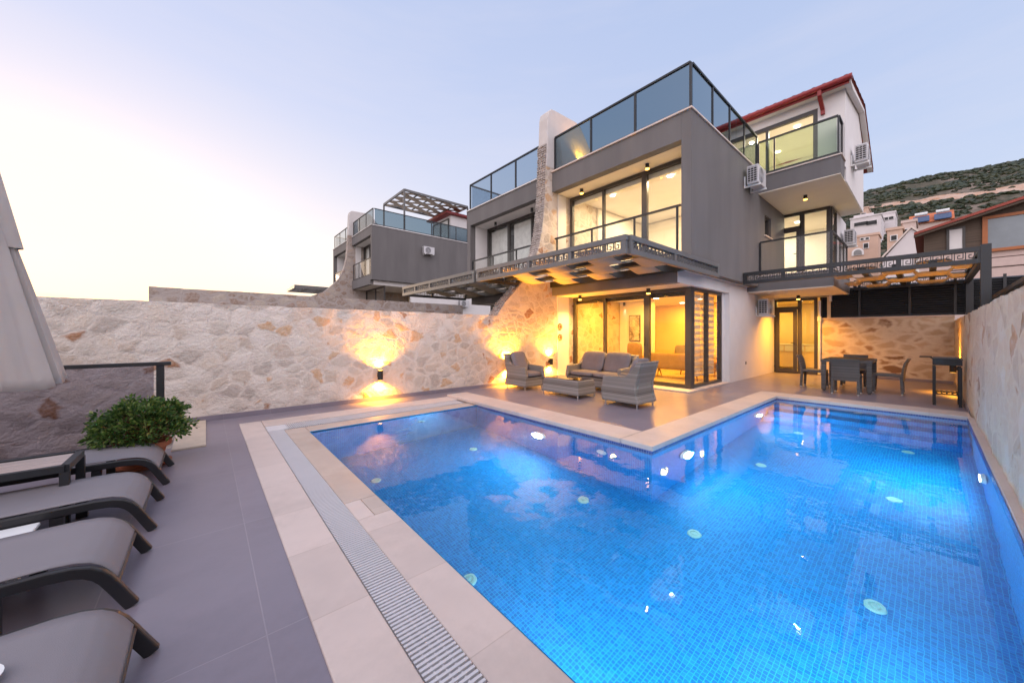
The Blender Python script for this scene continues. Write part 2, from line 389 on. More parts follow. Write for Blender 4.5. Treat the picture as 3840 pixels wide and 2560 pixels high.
tag(mb.build('stone_slab', M['deck_tile_light']), 'beige stone slab laid on the grey deck at the foot of the stone wall', 'stone slab')

# ---------------------------------------------------------------- pool
ZW = -.015; ZB = -1.35
pool = thing('swimming_pool', 'L-shaped blue mosaic swimming pool with beige stone coping and glowing underwater lights', 'swimming pool', (3,2,0))
b = MB()
b.quad((1.05,-.38,ZB),(3.75,-.38,ZB),(3.75,5.36,ZB),(1.05,5.36,ZB)); b.quad((3.75,-.38,ZB),(8.7,-.38,ZB),(8.7,2.0,ZB),(3.75,2.0,ZB))
def wall_q(x0,y0,x1,y1,z1): b.quad((x0,y0,ZB),(x1,y1,ZB),(x1,y1,z1),(x0,y0,z1))
wall_q(1.05,-.38,1.05,5.36,-.001); wall_q(1.05,5.36,3.75,5.36,-.001); wall_q(3.75,5.36,3.75,2.0,.03); wall_q(3.75,2.0,8.7,2.0,.03); wall_q(8.7,2.0,8.7,-.38,.03); wall_q(8.7,-.38,1.05,-.38,.03)
b.build('basin', M['mosaic'], pool)
b = MB()
for i, (x0, zt) in enumerate(((7.75,-1.0),(8.05,-.68),(8.38,-.36))): b.box(x0, 8.68, -.37, 1.98, ZB+.01, zt)
b.build('steps', M['mosaic'], pool)
b = MB()                                     # dark waterline band on the raised sides
b.box(3.744,3.748,2.0,5.36,-.11,.028); b.box(3.744,8.698,1.993,1.997,-.11,.028); b.box(8.693,8.697,-.38,1.99,-.11,.028); b.box(3.0,8.69,-.376,-.372,-.11,.028)
b.build('waterline_band', M['mosaic_dark'], pool)
def coping(boxes, m):
    q = MB()
    for bx in boxes: q.box(*bx)
    return q.build('coping', m, pool, bevel=.006)
coping([(.36,.615,-.41,6.42,-.05,.012)], M['travertine_joint2'])
coping([(.62,3.74,6.02,6.42,-.05,.012)], M['travertine_joint'])
coping([(.805,1.05,-.41,2.60,-.06,-.004)], M['travertine_joint2'])
coping([(.805,.925,2.603,2.92,-.06,-.004)], M['travertine_joint2'])
coping([(.928,1.05,2.603,2.92,-.06,-.004)], M['wet_stone'])
coping([(.805,1.05,2.923,5.69,-.06,-.004)], M['wet_stone'])
coping([(1.055,3.74,5.36,5.69,-.06,-.004)], M['wet_stone'])
coping([(3.74,4.23,2.385,6.42,-.0,.055)], M['travertine_joint2'])
coping([(3.74,8.69,1.985,2.38,0,.055)], M['travertine_joint'])
coping([(8.685,9.2,-.41,2.38,0,.055)], M['travertine_joint2'])
coping([(1.05,8.68,-.45,-.378,-.02,.05)], M['travertine_joint'])
b = MB(); b.box(.62,.80,-.41,5.99,-.16,-.12); b.box(.80,3.74,5.70,6.01,-.16,-.12)
b.build('gutter_channel', M['channel'], pool)
b = MB()
y = -.40
while y < 5.70: b.box(.622,.798,y,y+.0125,-.022,.004); y += .0235
for xx in (.668,.71,.752): b.box(xx-.004,xx+.004,-.4,5.7,-.02,-.004)
b.build('overflow_grate', M['grate'], pool)
b = MB()
x = .86
while x < 3.7: b.box(x,x+.0125,5.70,6.01,-.022,.004); x += .0235
b.box(.622,.855,5.705,6.01,-.02,.004)
b.build('overflow_grate', M['grate'], pool)
inl = [(1.65,1.45),(1.65,2.47),(1.60,4.45),(3.55,1.46),(3.25,2.55),(3.08,4.5),(3.62,.25),(5.5,.24),(5.55,1.44),(7.37,1.39),(7.35,.19)]
for i, (x, y) in enumerate(inl):
    q = MB(); q.lathe([(0,.016),(.022,.016),(.024,.008),(.034,.008),(.036,.016),(.055,.014),(.062,0)], (x,y,ZB+.001), 20); q.box(x-.02,x+.02,y-.004,y+.004,ZB+.012,ZB+.022); q.build('floor_inlet', M['inlet'], pool, smooth=40)
for (x, y) in ((8.9-.32,.8),(8.55,.25)):
    q = MB(); q.lathe([(0,.016),(.036,.016),(.055,.014),(.062,0)], (x,y,-.36), 20); q.build('floor_inlet', M['inlet'], pool, smooth=40)
q = MB(); q.cyl((3.742,2.65,-.5),(3.73,2.65,-.5),.07); q.build('wall_inlet', M['white_plastic'], pool)
def lamp(name, typ, loc, energy, col, direction=None, parent=None, size=.1, spot=None, blend=.6, shape='DISK'):
    l = bpy.data.lights.new(name, typ); l.energy = energy; l.color = col
    if typ == 'AREA': l.shape = shape; l.size = size
    else: l.shadow_soft_size = size
    if spot: l.spot_size = R(spot); l.spot_blend = blend
    o = bpy.data.objects.new(name, l); COL.objects.link(o)
    if parent is not None: o.parent = parent; loc = Vector(loc)-world_org(parent)
    o.location = loc
    if direction is not None: o.rotation_euler = Vector(direction).to_track_quat('-Z','Y').to_euler()
    return o
PL = (.30,.84,1.0)
for (p, n, e) in (((3.738,3.74,-.62),(-1,0,0),28),((4.55,1.988,-.62),(0,-1,0),28),((7.40,1.988,-.62),(0,-1,0),30),((1.062,1.2,-.62),(1,0,0),34),((6.0,-.368,-.62),(0,1,0),52),((2.4,-.368,-.62),(0,1,0),46)):  # lights on the left and right walls are unseen, added to brighten the pool
    p = Vector(p); n = Vector(n)
    q = MB(); q.cyl(p, p+n*.03, .13, .115, 24); o = q.build('pool_light', M['white_plastic'], pool, smooth=40)
    q = MB(); q.cyl(p+n*.031, p+n*.036, .095, .095, 24); q.build('lens', M['pool_lamp'], o)
    lamp('pool_light_source', 'AREA', p+n*.06, e, PL, n+Vector((0,0,-.10)), pool, .2)
w = MB(); w.prism([(1.052,-.40),(8.72,-.40),(8.72,2.02),(3.77,2.02),(3.77,5.358),(1.052,5.358)], ZB-.03, ZW, 'z')
struct('water', w, M['water'], 'clear blue pool water', 'water')

# ---------------------------------------------------------------- stone walls
def rough_wall(name, label, m, x0, x1, y0, y1, z0, z1, face, step=.07, amp=.018, top=.015, cat='stone wall', mat2=None):
    """wall whose visible face is a grid with real relief; face = 'y-' , 'y+' or 'x-'"""
    b = MB()
    if face[0] == 'y':
        L = x1-x0; nu = max(2, int(L/step)); nv = max(2, int((z1-z0)/step)); yf, yb = (y0, y1) if face == 'y-' else (y1, y0); sg = -1 if face == 'y-' else 1
        def fn(u, v):
            x = x0+L*u; zt = z1+top*noise.noise((x*3.1,yf*2,7))+top*.6*noise.noise((x*9,yf,3)); z = z0+(zt-z0)*v
            return (x, yf+sg*amp*noise.noise((x*4.2,z*5,yf)), z)
        b.grid(fn, nu, nv)
        def ft(u, v):
            x = x0+L*u; a = fn(u,1); return (x, a[1]+(yb-a[1])*v, a[2]+.004*math.sin(v*9+x))
        b.grid(ft, nu, 3)
        b.quad((x0,yb,z0),(x1,yb,z0),(x1,yb,z1),(x0,yb,z1)); b.quad((x0,yf,z0),(x0,yb,z0),(x0,yb,z1),(x0,yf,z1)); b.quad((x1,yf,z0),(x1,yb,z0),(x1,yb,z1),(x1,yf,z1))
    else:
        L = y1-y0; nu = max(2, int(L/step)); nv = max(2, int((z1-z0)/step))
        def fn(u, v):
            y = y0+L*u; zt = z1+top*noise.noise((y*3,3,5)); z = z0+(zt-z0)*v
            return (x0-amp*noise.noise((y*4.2,z*5,x0)), y, z)
        b.grid(fn, nu, nv)
        b.grid(lambda u, v: (x0+(x1-x0)*v+(fn(u,1)[0]-x0)*(1-v), y0+L*u, fn(u,1)[2]), nu, 2)
        b.quad((x1,y0,z0),(x1,y1,z0),(x1,y1,z1),(x1,y0,z1)); b.quad((x0,y0,z0),(x1,y0,z0),(x1,y0,z1),(x0,y0,z1)); b.quad((x0,y1,z0),(x1,y1,z0),(x1,y1,z1),(x0,y1,z1))
    t = thing(name, label, cat, ((x0+x1)/2,(y0+y1)/2,max(z0,0)))
    o = b.build('masonry', m, t, smooth=60)
    return t
lw = rough_wall('stone_wall', 'long pale rubble stone boundary wall along the left side of the pool', M['stone'], -8, 5.5, 7.0, 7.34, -2, 1.75, 'y-')
b = MB(); b.box(-.28,8.4,6.985,6.998,.001,.075); b.build('skirting', M['deck'], lw)
rough_wall('stone_wall', 'grey rubble stone wall rising behind the pale boundary wall', M['stone_small'], -1.2, 9, 14.0, 14.4, -2, 2.6, 'y-', .12)
rw = rough_wall('stone_wall', 'pale stone wall along the right edge of the pool', M['stone_right'], -6, 14.7, -.80, -.43, -2, 1.64, 'y+')
bw = rough_wall('stone_wall', 'low stone wall with flat pale pointing behind the dining table', M['stone_back'], 14.7, 15.0, -.43, 2.22, -.2, 1.75, 'x-', amp=.006, top=.004)
b = MB(); b.box(14.68,14.698,-.43,2.22,.001,.07); b.build('skirting', M['deck'], bw)
b = MB(); b.box(14.66,15.02,-.43,2.25,1.752,1.785); b.build('coping', M['travertine'], bw)
b = MB(); b.box(9.2,14.68,-.425,-.41,.001,.07); b.build('skirting', M['deck'], rw)
# fin wall shared by the two villas
fin = thing('party_wall', 'tall curved stone fin wall between the two lit villa halves, plastered at its top', 'stone wall', (7,7.17,0))
lead = [(5.5,-.2),(5.5,1.75),(5.78,2.1),(6.05,2.35),(6.35,2.65),(6.62,2.95),(6.85,3.35),(7.0,3.75),(7.12,4.25),(7.2,4.9),(7.24,5.5),(7.26,6.0)]
low = lead+[(14.6,6.0),(14.6,-.2)]
b = MB(); b.prism(low, 7.0, 7.345, 'y'); b.build('masonry', M['stone'], fin)
top = [(7.262,6.001),(7.29,6.6),(7.32,7.4),(7.36,7.58),(7.47,7.69),(7.6,7.71),(8.55,7.74),(8.75,7.70),(10.3,6.001)]
b = MB(); b.prism(top, 6.995, 7.35, 'y'); b.build('plaster_top', M['plaster'], fin, bevel=.03, seg=3)
b = MB()
path = lead[1:]+[(7.29,6.65)]
random.seed(5)
d = 0; segs = []
for i in range(len(path)-1):
    p, q = Vector((path[i][0],0,path[i][1])), Vector((path[i+1][0],0,path[i+1][1])); segs.append((p,q,(q-p).length))
tot = sum(s[2] for s in segs)
def at_len(t):
    for p, q, l in segs:
        if t <= l: return p+(q-p)*(t/l), (q-p).normalized()
        t -= l
    return segs[-1][1], (segs[-1][1]-segs[-1][0]).normalized()
t = 0; row = 0
while t < tot:
    hh = random.uniform(.055,.085); y = 7.0
    while y < 7.34:
        ww = min(random.uniform(.06,.13), 7.345-y+.01)
        c, dr = at_len(min(tot-.01,t+hh/2)); nrm = Vector((-dr.z,0,dr.x)); dep = random.uniform(.015,.04)
        a = dr*(hh/2-.006); u = Vector((0,ww/2-.006,0)); ctr = c+Vector((0,y+ww/2,0))
        j = lambda: Vector((random.uniform(-.006,.006),random.uniform(-.006,.006),random.uniform(-.006,.006)))
        base = [ctr-a-u-nrm*.02,ctr-a+u-nrm*.02,ctr+a+u-nrm*.02,ctr+a-u-nrm*.02]; k = .72
        tp = [ctr-a*k-u*k+nrm*dep+j(),ctr-a*k+u*k+nrm*dep+j(),ctr+a*k+u*k+nrm*dep+j(),ctr+a*k-u*k+nrm*dep+j()]
        b.add(base+tp, [(4,5,6,7),(0,1,5,4),(1,2,6,5),(2,3,7,6),(3,0,4,7)]); y += ww
    t += hh
b.build('split_stone_edge', M['cobble'], fin)

# ---------------------------------------------------------------- building helpers
def bxs(name, m, parent, boxes, **k):
    q = MB()
    for bx in boxes: q.box(*bx)
    return q.build(name, m, parent, **k)
def window(parent, ax, c, a0, a1, z0, z1, mull=(), fw=.07, depth=.08, trans=None, m=None, pane=None, name='window', s=0):
    """frame part + pane sub-part; ax='x' -> plane X=c with a along Y"""
    q = MB(); d0, d1 = c-depth/2, c+depth/2
    def B(u0,u1,w0,w1):
        if ax == 'x': q.box(d0,d1,u0,u1,w0,w1)
        else: q.box(u0,u1,d0,d1,w0,w1)
    B(a0,a1,z0,z0+fw); B(a0,a1,z1-fw,z1); B(a0,a0+fw,z0+fw,z1-fw); B(a1-fw,a1,z0+fw,z1-fw)
    for mu in mull:
        mw = fw*.8
        if isinstance(mu, tuple): mu, mw = mu
        B(mu-mw/2,mu+mw/2,z0+fw,z1-fw)
    if trans: 
        for (u0,u1,w) in trans: B(u0,u1,w-fw*.6,w+fw*.6)
    f = q.build(name, m or M['frame'], parent)
    q = MB()
    if ax == 'x': q.box(c-.006,c+.006,a0+fw*.5,a1-fw*.5,z0+fw*.5,z1-fw*.5)
    else: q.box(a0+fw*.5,a1-fw*.5,c-.006,c+.006,z0+fw*.5,z1-fw*.5)
    q.build('pane', pane or M['pane'], f)
    return f
def balustrade(parent, p, q, z0, z1, n, glassm=None, metal=None, end=(1,1), posts=None, pw=.05, base=None):
    glassm = glassm or M['rail_glass']; metal = metal or M['dark_metal']
    p = Vector((*p,0)); q = Vector((*q,0)); d = (q-p); L = d.length; d.normalize()
    m = MB(); m.bar(p+Vector((0,0,z1-.02)), q+Vector((0,0,z1-.02)), .06, .04); m.bar(p+Vector((0,0,z0+.06)), q+Vector((0,0,z0+.06)), .035, .04)
    ts = posts or [i/n for i in range(n+1)]
    for i, t in enumerate(ts):
        if i == 0 and not end[0]: continue
        if i == len(ts)-1 and not end[1]: continue
        c = p+d*(L*t); w = pw
        m.bar(c+Vector((0,0,z0)), c+Vector((0,0,z1-.03)), w, w*.8, up=(d.y,-d.x,0))
    r = m.build('balustrade', metal, parent)
    for i in range(len(ts)-1):
        a = p+d*(L*ts[i]+.03); c = p+d*(L*ts[i+1]-.03)
        g = MB(); g.bar(a+Vector((0,0,(z0+z1)/2+.02)), c+Vector((0,0,(z0+z1)/2+.02)), .01, z1-z0-.12); g.build('glass_panel', glassm, r)
    return r
# ================================================================ our villa
V = thing('villa', 'lit modern villa half with grey upper storeys, white ground floor and red roof', 'villa', (8.5,3.3,0))
G = M['grey_render']; W = M['white_render']; CR = M['cream_ceiling']; IW = M['inner_white']
bxs('upper_wall', G, V, [(7.5,11.9,3.15,3.35,2.635,5.88),(11.9,12.5,3.15,3.35,2.635,5.24),(13.15,14.7,3.15,3.35,2.635,5.24),(12.5,13.15,3.15,3.35,2.635,4.2),(12.5,13.15,3.15,3.35,4.8,5.24),
    (7.5,7.72,3.352,6.995,5.33,5.88),(7.5,7.7,3.432,6.995,2.38,2.95),(7.5,7.7,3.352,3.43,2.635,2.95)])
bxs('lower_wall', W, V, [(10.5,14.66,3.43,3.62,0,2.63),(7.702,10.498,3.432,3.62,2.372,2.63)])
bxs('beam_end', W, V, [(7.497,7.70,3.418,3.43,2.372,2.628)])
bxs('floor_slab', W, V, [(7.705,14.7,3.62,6.995,2.40,2.62),(7.71,14.7,3.36,6.995,2.64,2.90)])
bxs('roof_slab', W, V, [(7.725,12.5,3.355,6.99,5.35,5.6)])
bxs('soffit', CR, V, [(7.7,14.6,3.625,6.99,2.375,2.398),(7.723,8.3,3.355,6.99,5.325,5.348)])
bxs('soffit', CR, V, [(11.905,16.3,1.425,3.148,5.248,5.27)])
bxs('soffit', CR, V, [(11.905,14.66,1.56,3.428,2.478,2.5)])
bxs('parapet_cap', M['travertine'], V, [(7.46,7.74,3.12,6.99,5.882,5.915),(7.742,11.9,3.12,3.37,5.882,5.915)])
bxs('recess_plaster', W, V, [(7.71,8.2,6.975,6.998,.0,2.37),(7.73,8.08,6.975,6.998,2.92,5.32)])
# threshold and interior floor
bxs('threshold', M['travertine'], V, [(7.98,8.52,3.40,6.97,.001,.035),(8.522,10.45,3.40,3.66,.001,.035)], bevel=.005)
bxs('interior_floor', tiles('interior beige tiles', (.48,.40,.30), (.3,.25,.2), .6, .6, rough=.3), V, [(8.525,13.4,3.665,6.98,-.05,.03)])
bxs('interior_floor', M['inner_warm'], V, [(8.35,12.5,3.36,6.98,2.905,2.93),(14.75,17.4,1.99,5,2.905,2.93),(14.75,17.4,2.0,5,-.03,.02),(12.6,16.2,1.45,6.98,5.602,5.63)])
# living room walls
bxs('interior_wall', IW, V, [(10.9,11.0,5.75,6.98,.03,2.37)])
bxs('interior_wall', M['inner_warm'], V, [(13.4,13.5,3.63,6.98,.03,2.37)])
bxs('interior_wall', IW, V, [(12.4,12.5,3.36,6.98,2.93,5.32),(9.6,12.38,6.93,6.99,2.93,5.32),(8.36,12.38,3.352,3.40,2.93,5.32)])
bxs('interior_wall', IW, V, [(17.4,17.5,1.99,5,2.93,5.24),(14.75,17.4,4.9,5.0,2.93,5.24),(14.75,17.4,1.99,5.0,5.20,5.24),(14.72,14.78,3.36,5,2.93,5.2)])
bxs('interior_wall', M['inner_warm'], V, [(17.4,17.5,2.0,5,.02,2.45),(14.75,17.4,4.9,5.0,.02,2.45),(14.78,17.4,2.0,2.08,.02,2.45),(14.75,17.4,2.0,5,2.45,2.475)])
bxs('interior_wall', IW, V, [(16.2,16.3,1.45,6.98,5.63,7.6),(12.7,16.2,6.9,6.98,5.63,7.6),(12.62,16.2,1.45,6.98,7.58,7.62)])
# glazing
f = window(V, 'x', 8.45, 3.58, 6.97, .036, 2.372, [(5.87,.07),(4.62,.14)], fw=.09, depth=.1)
bxs('roller_box', M['frame'], V, [(8.51,8.58,3.68,6.9,2.19,2.30)])
q = MB(); q.bar((8.39,4.66,1.0),(8.39,4.66,1.22),.02); q.build('handle', M['black'], f)
window(V, 'y', 3.60, 8.56, 10.32, .036, 2.372, [(9.42,.06)], fw=.07, depth=.1)
bxs('corner_post', M['frame'], V, [(8.388,8.558,3.528,3.66,.036,2.371)])
bxs('window_reveal', W, V, [(10.32,10.5,3.56,3.66,.0,2.37)])
bxs('blind', M['blind'], V, [(8.66,9.40,3.72,3.725,.25,2.28)]); bxs('blind', M['blind'], V, [(9.44,10.25,3.72,3.725,.25,2.28)])
f = window(V, 'x', 8.30, 3.36, 6.97, 2.95, 5.322, [(5.81,.06),(4.60,.14)], fw=.09, depth=.09)
bxs('window_sill', M['travertine'], V, [(7.71,8.25,3.36,6.97,2.905,2.925)])
bxs('blind_box', IW, V, [(8.36,8.46,3.45,6.9,5.12,5.31)])
window(V, 'y', 3.25, 12.5, 13.15, 4.2, 4.8, fw=.06, depth=.07)
bxs('window_sill', M['travertine'], V, [(12.45,13.2,3.11,3.20,4.17,4.198)])
bxs('interior_wall', IW, V, [(12.52,13.4,3.6,3.65,4.0,5.0)])
# first floor corner room with balcony door
f = window(V, 'x', 14.70, 1.99, 3.34, 2.93, 5.245, [(2.68,.12)], fw=.09, depth=.09, trans=[(2.7,3.3,4.75)])
bxs('door_leaf', M['frame'], V, [(14.62,14.66,2.74,2.82,2.96,4.72),(14.62,14.66,3.2,3.28,2.96,4.72),(14.62,14.66,2.82,3.2,4.62,4.72),(14.62,14.66,2.82,3.2,2.96,3.04)])
q = MB(); q.bar((14.6,2.79,3.9),(14.6,2.89,3.9),.02); q.build('handle', M['black'], f)
window(V, 'y', 1.99, 14.75, 15.6, 2.93, 5.245, fw=.07, depth=.08)
bxs('side_wall', W, V, [(15.6,17.5,1.95,2.05,0,5.246),(14.72,15.6,1.97,2.03,2.3,2.92)])
# top floor
window(V, 'x', 12.57, 1.95, 6.9, 5.92, 7.36, [(3.1,.07),(5.0,.07)], fw=.10, depth=.1)
bxs('side_wall', W, V, [(12.5,12.65,1.405,1.95,5.6,7.62),(12.5,12.65,1.95,6.95,7.362,7.62),(12.5,12.65,1.95,6.95,5.61,5.918)])
q = MB(); q.prism([(12.652,5.272),(16.4,5.272),(16.4,7.22),(15.1,8.02),(12.652,7.62)], 1.405, 1.52, 'y'); q.build('gable_wall', W, V)
bxs('balcony_slab', G, V, [(11.9,12.498,1.42,3.148,5.272,5.72)])
bxs('balcony_slab', G, V, [(11.9,14.655,1.55,3.428,2.502,2.90)])
bxs('balcony_cap', M['travertine'], V, [(11.87,12.49,1.39,3.12,5.722,5.75)]); bxs('balcony_cap', M['travertine'], V, [(11.87,14.6,1.52,3.14,2.902,2.925)])
RG = M['rail_glass']
balustrade(V, (7.60,3.20), (7.60,6.97), 5.916, 6.92, 3)
balustrade(V, (7.66,3.20), (11.92,3.20), 5.916, 6.92, 4, end=(0,1))
balustrade(V, (11.95,3.16), (11.95,1.47), 5.751, 6.74, 1, M['green_glass'], posts=[0,.22,1], pw=.035)
balustrade(V, (11.99,1.47), (12.48,1.47), 5.751, 6.74, 1, end=(0,1))
balustrade(V, (11.95,3.12), (11.95,1.60), 2.926, 3.90, 1, M['clear_glass'])
balustrade(V, (11.99,1.60), (14.55,1.60), 2.926, 3.90, 4, M['clear_glass'], end=(0,1), pw=.035)
balustrade(V, (7.58,3.40), (7.58,6.95), 2.951, 4.02, 3, M['clear_glass'], posts=[0.02,.3,.64,.98], pw=.04)
# tiled roof
q = MB()
def roof_fn(u, v):
    y = 1.25+6.3*u; wv = .055*abs(math.sin(math.pi*y/.21))
    if v < .55: k = v/.55; x = 12.2+(15.1-12.2)*k; z = 7.75+(8.18-7.75)*k
    else: k = (v-.55)/.45; x = 15.1+2.4*k; z = 8.16-1.2*k
    return (x, y, z+wv+.02*math.sin(v*60))
q.grid(roof_fn, 180, 24)
def roof_under(u, v):
    a = roof_fn(u, v); return (a[0], a[1], a[2]-.09)
q.grid(roof_under, 12, 24)
rf = q.build('roof', M['roof_tile'], V, smooth=50)
q = MB(); q.prism([(12.2,7.655),(12.48,7.645),(12.48,7.66),(15.1,8.06),(17.4,6.92),(17.4,6.86),(15.1,7.98),(12.6,7.56),(12.2,7.60)], 1.27, 1.39, 'y'); q.build('bargeboard', W, rf)
bxs('eave', CR, V, [(12.22,12.5,1.39,6.98,7.60,7.645)])
q = MB()
for i in range(1):
    pts = []
    q.cyl((12.14,1.24,7.68),(12.14,7.5,7.68),.07,.07,12); q.box(12.19,12.225,1.3,7.4,7.56,7.70)
q.build('gutter', M['red_metal'], rf, smooth=40)
q = MB(); q.bar((12.15,1.86,7.64),(12.15,1.86,7.48),.08); q.bar((12.15,1.86,7.48),(12.44,1.84,7.25),.08); q.bar((12.46,1.84,7.28),(12.46,1.84,7.12),.08); q.build('downpipe', M['red_metal'], V)
q = MB(); q.cyl((14.66,2.245,.05),(14.66,2.245,2.35),.035,.035,12); q.box(14.60,14.69,2.2,2.29,1.70,1.84); q.build('downpipe', M['white_plastic'], V, smooth=40)
# terrace door
f = window(V, 'x', 14.69, 2.30, 3.425, .0, 2.44, [(2.74,.10)], fw=.075, depth=.08, trans=[(2.76,3.4,2.14)], name='door_frame')
d = bxs('door', M['frame'], V, [(14.60,14.645,2.80,2.90,.03,2.09),(14.60,14.645,3.27,3.36,.03,2.09),(14.60,14.645,2.90,3.27,2.0,2.09),(14.60,14.645,2.90,3.27,.03,.15)])
q = MB(); q.bar((14.58,2.85,1.0),(14.58,2.96,1.0),.02); q.build('handle', M['black'], d)
bxs('power_socket', M['grey_metal'], V, [(11.75,11.83,3.42,3.43,.42,.5)])
bxs('power_socket', M['white_plastic'], V, [(7.95,8.03,6.965,6.975,.95,1.05)])
q = MB(); q.bar((10.9,3.4,5.92),(10.9,3.4,7.25),.012); q.bar((10.9,3.4,7.25),(10.55,3.42,7.22),.01); q.build('antenna_rod', M['grey_metal'], V)
q = MB(); q.cyl((13.6,4.0,7.7),(13.6,4.0,8.35),.04,.04,10); q.cyl((13.6,4.0,8.32),(13.6,3.6,8.37),.03,.03,10); q.build('vent_pipe', M['red_metal'], V)

# ---------------------------------------------------------------- the mirrored half and the far pair: one routine
def villa_half(label, yfree, yfin, xf, dz, side_len, rail_side=True, lit=False, glassm=None):
    s = 1 if yfin > yfree else -1
    t = thing('villa', label, 'villa', (xf+1,(yfree+yfin)/2,max(dz,0)))
    Y = lambda a: yfree+s*a; Ln = abs(yfin-yfree)
    def bb(x0,x1,a0,a1,z0,z1): return (xf+x0,xf+x1,Y(a0),Y(a1),z0+dz,z1+dz)
    bxs('upper_wall', G, t, [bb(0,side_len,0,.2,2.635,5.88), bb(0,.22,.202,Ln-.004,5.33,5.88), bb(0,.2,.28,Ln-.004,2.38,2.95), bb(0,.2,.202,.279,2.635,2.95), bb(side_len-.2,side_len,.202,Ln-.1,2.64,5.6)])
    bxs('lower_wall', W, t, [bb(2.6,side_len+.4,.28,.46,-2,2.63), bb(0.002,2.598,.282,.46,2.372,2.63), bb(side_len,side_len+.4,.46,Ln,-2,2.63)])
    bxs('floor_slab', W, t, [bb(.205,side_len,.47,Ln-.005,2.40,2.9)])
    bxs('soffit', W, t, [bb(.2,side_len-.3,.47,Ln-.01,2.375,2.398)]); bxs('soffit', W, t, [bb(.223,.8,.205,Ln-.01,5.325,5.348)])
    bxs('roof_slab', W, t, [bb(.225,side_len,.21,Ln-.01,5.35,5.6)])
    bxs('parapet_cap', W, t, [bb(-.04,.24,-.03,Ln-.01,5.882,5.915), bb(.242,side_len,-.03,.23,5.882,5.915)])
    bxs('recess_wall', W, t, [bb(.23,.78,.202,.23,2.92,5.32)]); bxs('recess_wall', W, t, [bb(.23,.6,Ln-.03,Ln-.004,2.92,5.32)])
    a0, a1 = sorted((Y(.24),Y(Ln-.02)))
    n = (a0+a1)/2
    window(t, 'x', xf+.8, a0, a1, 2.95+dz, 5.322+dz, [(n-.6,.07),(n+.6,.12)], fw=.09)
    bxs('blind', plain('white roller blind', (.80,.79,.78), .8), t, [(xf+.9,xf+.905,a0+.1,a0+(a1-a0)*.62,3.3+dz,5.2+dz),(xf+.9,xf+.905,a0+(a1-a0)*.68,a1-.1,3.3+dz,5.2+dz)])
    bxs('interior_wall', IW, t, [bb(3.2,3.3,.3,Ln-.05,2.93,5.32)])
    window(t, 'x', xf+.95, a0+.2, a1, .04+dz, 2.37+dz, [(n,.1)], fw=.09)
    bxs('interior_wall', M['inner_warm'], t, [bb(4.0,4.1,.5,Ln-.05,0,2.37)])
    balustrade(t, (xf+.1,Y(.05)), (xf+.1,Y(Ln-.03)), 5.916+dz, 6.92+dz, 3, glassm)
    if rail_side: balustrade(t, (xf+.16,Y(.05)), (xf+side_len-.05,Y(.05)), 5.916+dz, 6.92+dz, max(2,int(side_len/1.9)), glassm, end=(0,1))
    balustrade(t, (xf+.08,Y(.25)), (xf+.08,Y(Ln-.05)), 2.951+dz, 4.02+dz, 3, M['clear_glass'], pw=.04)
    return t
NV = villa_half('unlit grey mirror half of the lit villa, left of the curved stone fin', 11.35, 7.35, 7.5, 0, 5, glassm=M['pale_rail_glass'])
FV = villa_half('distant grey villa half with an air conditioner on its broad blank side wall', 21.6, 25.4, 7.5, 1.9, 9.7, glassm=M['rail_glass'])
FW = villa_half('farthest grey villa half, beyond the second curved stone fin', 30.1, 25.75, 7.5, 1.9, 5, glassm=M['pale_rail_glass'])
bxs('terrace_block', W, FV, [(13.5,17.0,22.6,25.3,7.52,9.9)])
window(FV, 'x', 13.45, 22.8, 25.2, 7.6, 9.7, [(24.0,.1)])
bxs('eave', M['red_metal'], FV, [(13.0,17.4,22.3,25.38,9.92,10.06)])
fin2 = thing('party_wall', 'curved stone fin wall between the two distant grey villa halves', 'stone wall', (7,25.6,1.9))
q = MB(); q.prism([(x*1.0,z+1.9) for x, z in [(5.0,-2.2),(5.0,1.75)]+lead[2:]]+[(16,7.9),(16,-.2)], 25.4, 25.745, 'y'); q.build('masonry', M['stone_small'], fin2)
q = MB(); q.prism([(x,z+1.901) for x, z in top], 25.395, 25.75, 'y'); q.build('plaster_top', M['plaster'], fin2, bevel=.03)

# ---------------------------------------------------------------- pergolas
def meander(b, p, dirv, L, z0, z1, t=.016, th=.012):
    """greek key strip of flat bars, hung between two rails"""
    h = z1-z0; w = h*.92; n = max(1, int(L/w)); w = L/n
    p = Vector(p); dv = Vector(dirv)
    P = lambda u, v: p+dv*u+Vector((0,0,z0+v*h-p.z))
    for i in range(n):
        o = i*w
        pl = [(o+w*.08,0),(o+w*.08,1),(o+w*.86,1),(o+w*.86,.22),(o+w*.38,.22),(o+w*.38,.64),(o+w*.62,.64)]
        for a, c in zip(pl, pl[1:]): b.bar(P(*a), P(*c), th, t, up=(dv.y,-dv.x,0) if abs(a[1]-c[1])>.01 else (0,0,1))
def weave(b, x0, x1, y0, y1, z, nx, ny, amp=.045, along='x', flat=1):
    """canvas strips woven over and under the purlins"""
    wd = (y1-y0)/ny
    for k in range(ny):
        sg = 1 if k % 2 else -1
        ya = y0+k*wd+.008; yb = y0+(k+1)*wd-.008
        def fn(u, v, sg=sg, ya=ya, yb=yb):
            x = x0+(x1-x0)*u
            zz = z+sg*amp*max(-1,min(1,flat*math.sin(math.pi*(u*nx+.5))))
            return (x, ya+(yb-ya)*v, zz) if along == 'x' else (ya+(yb-ya)*v, x, zz)
        b.grid(fn, nx*10, 2)
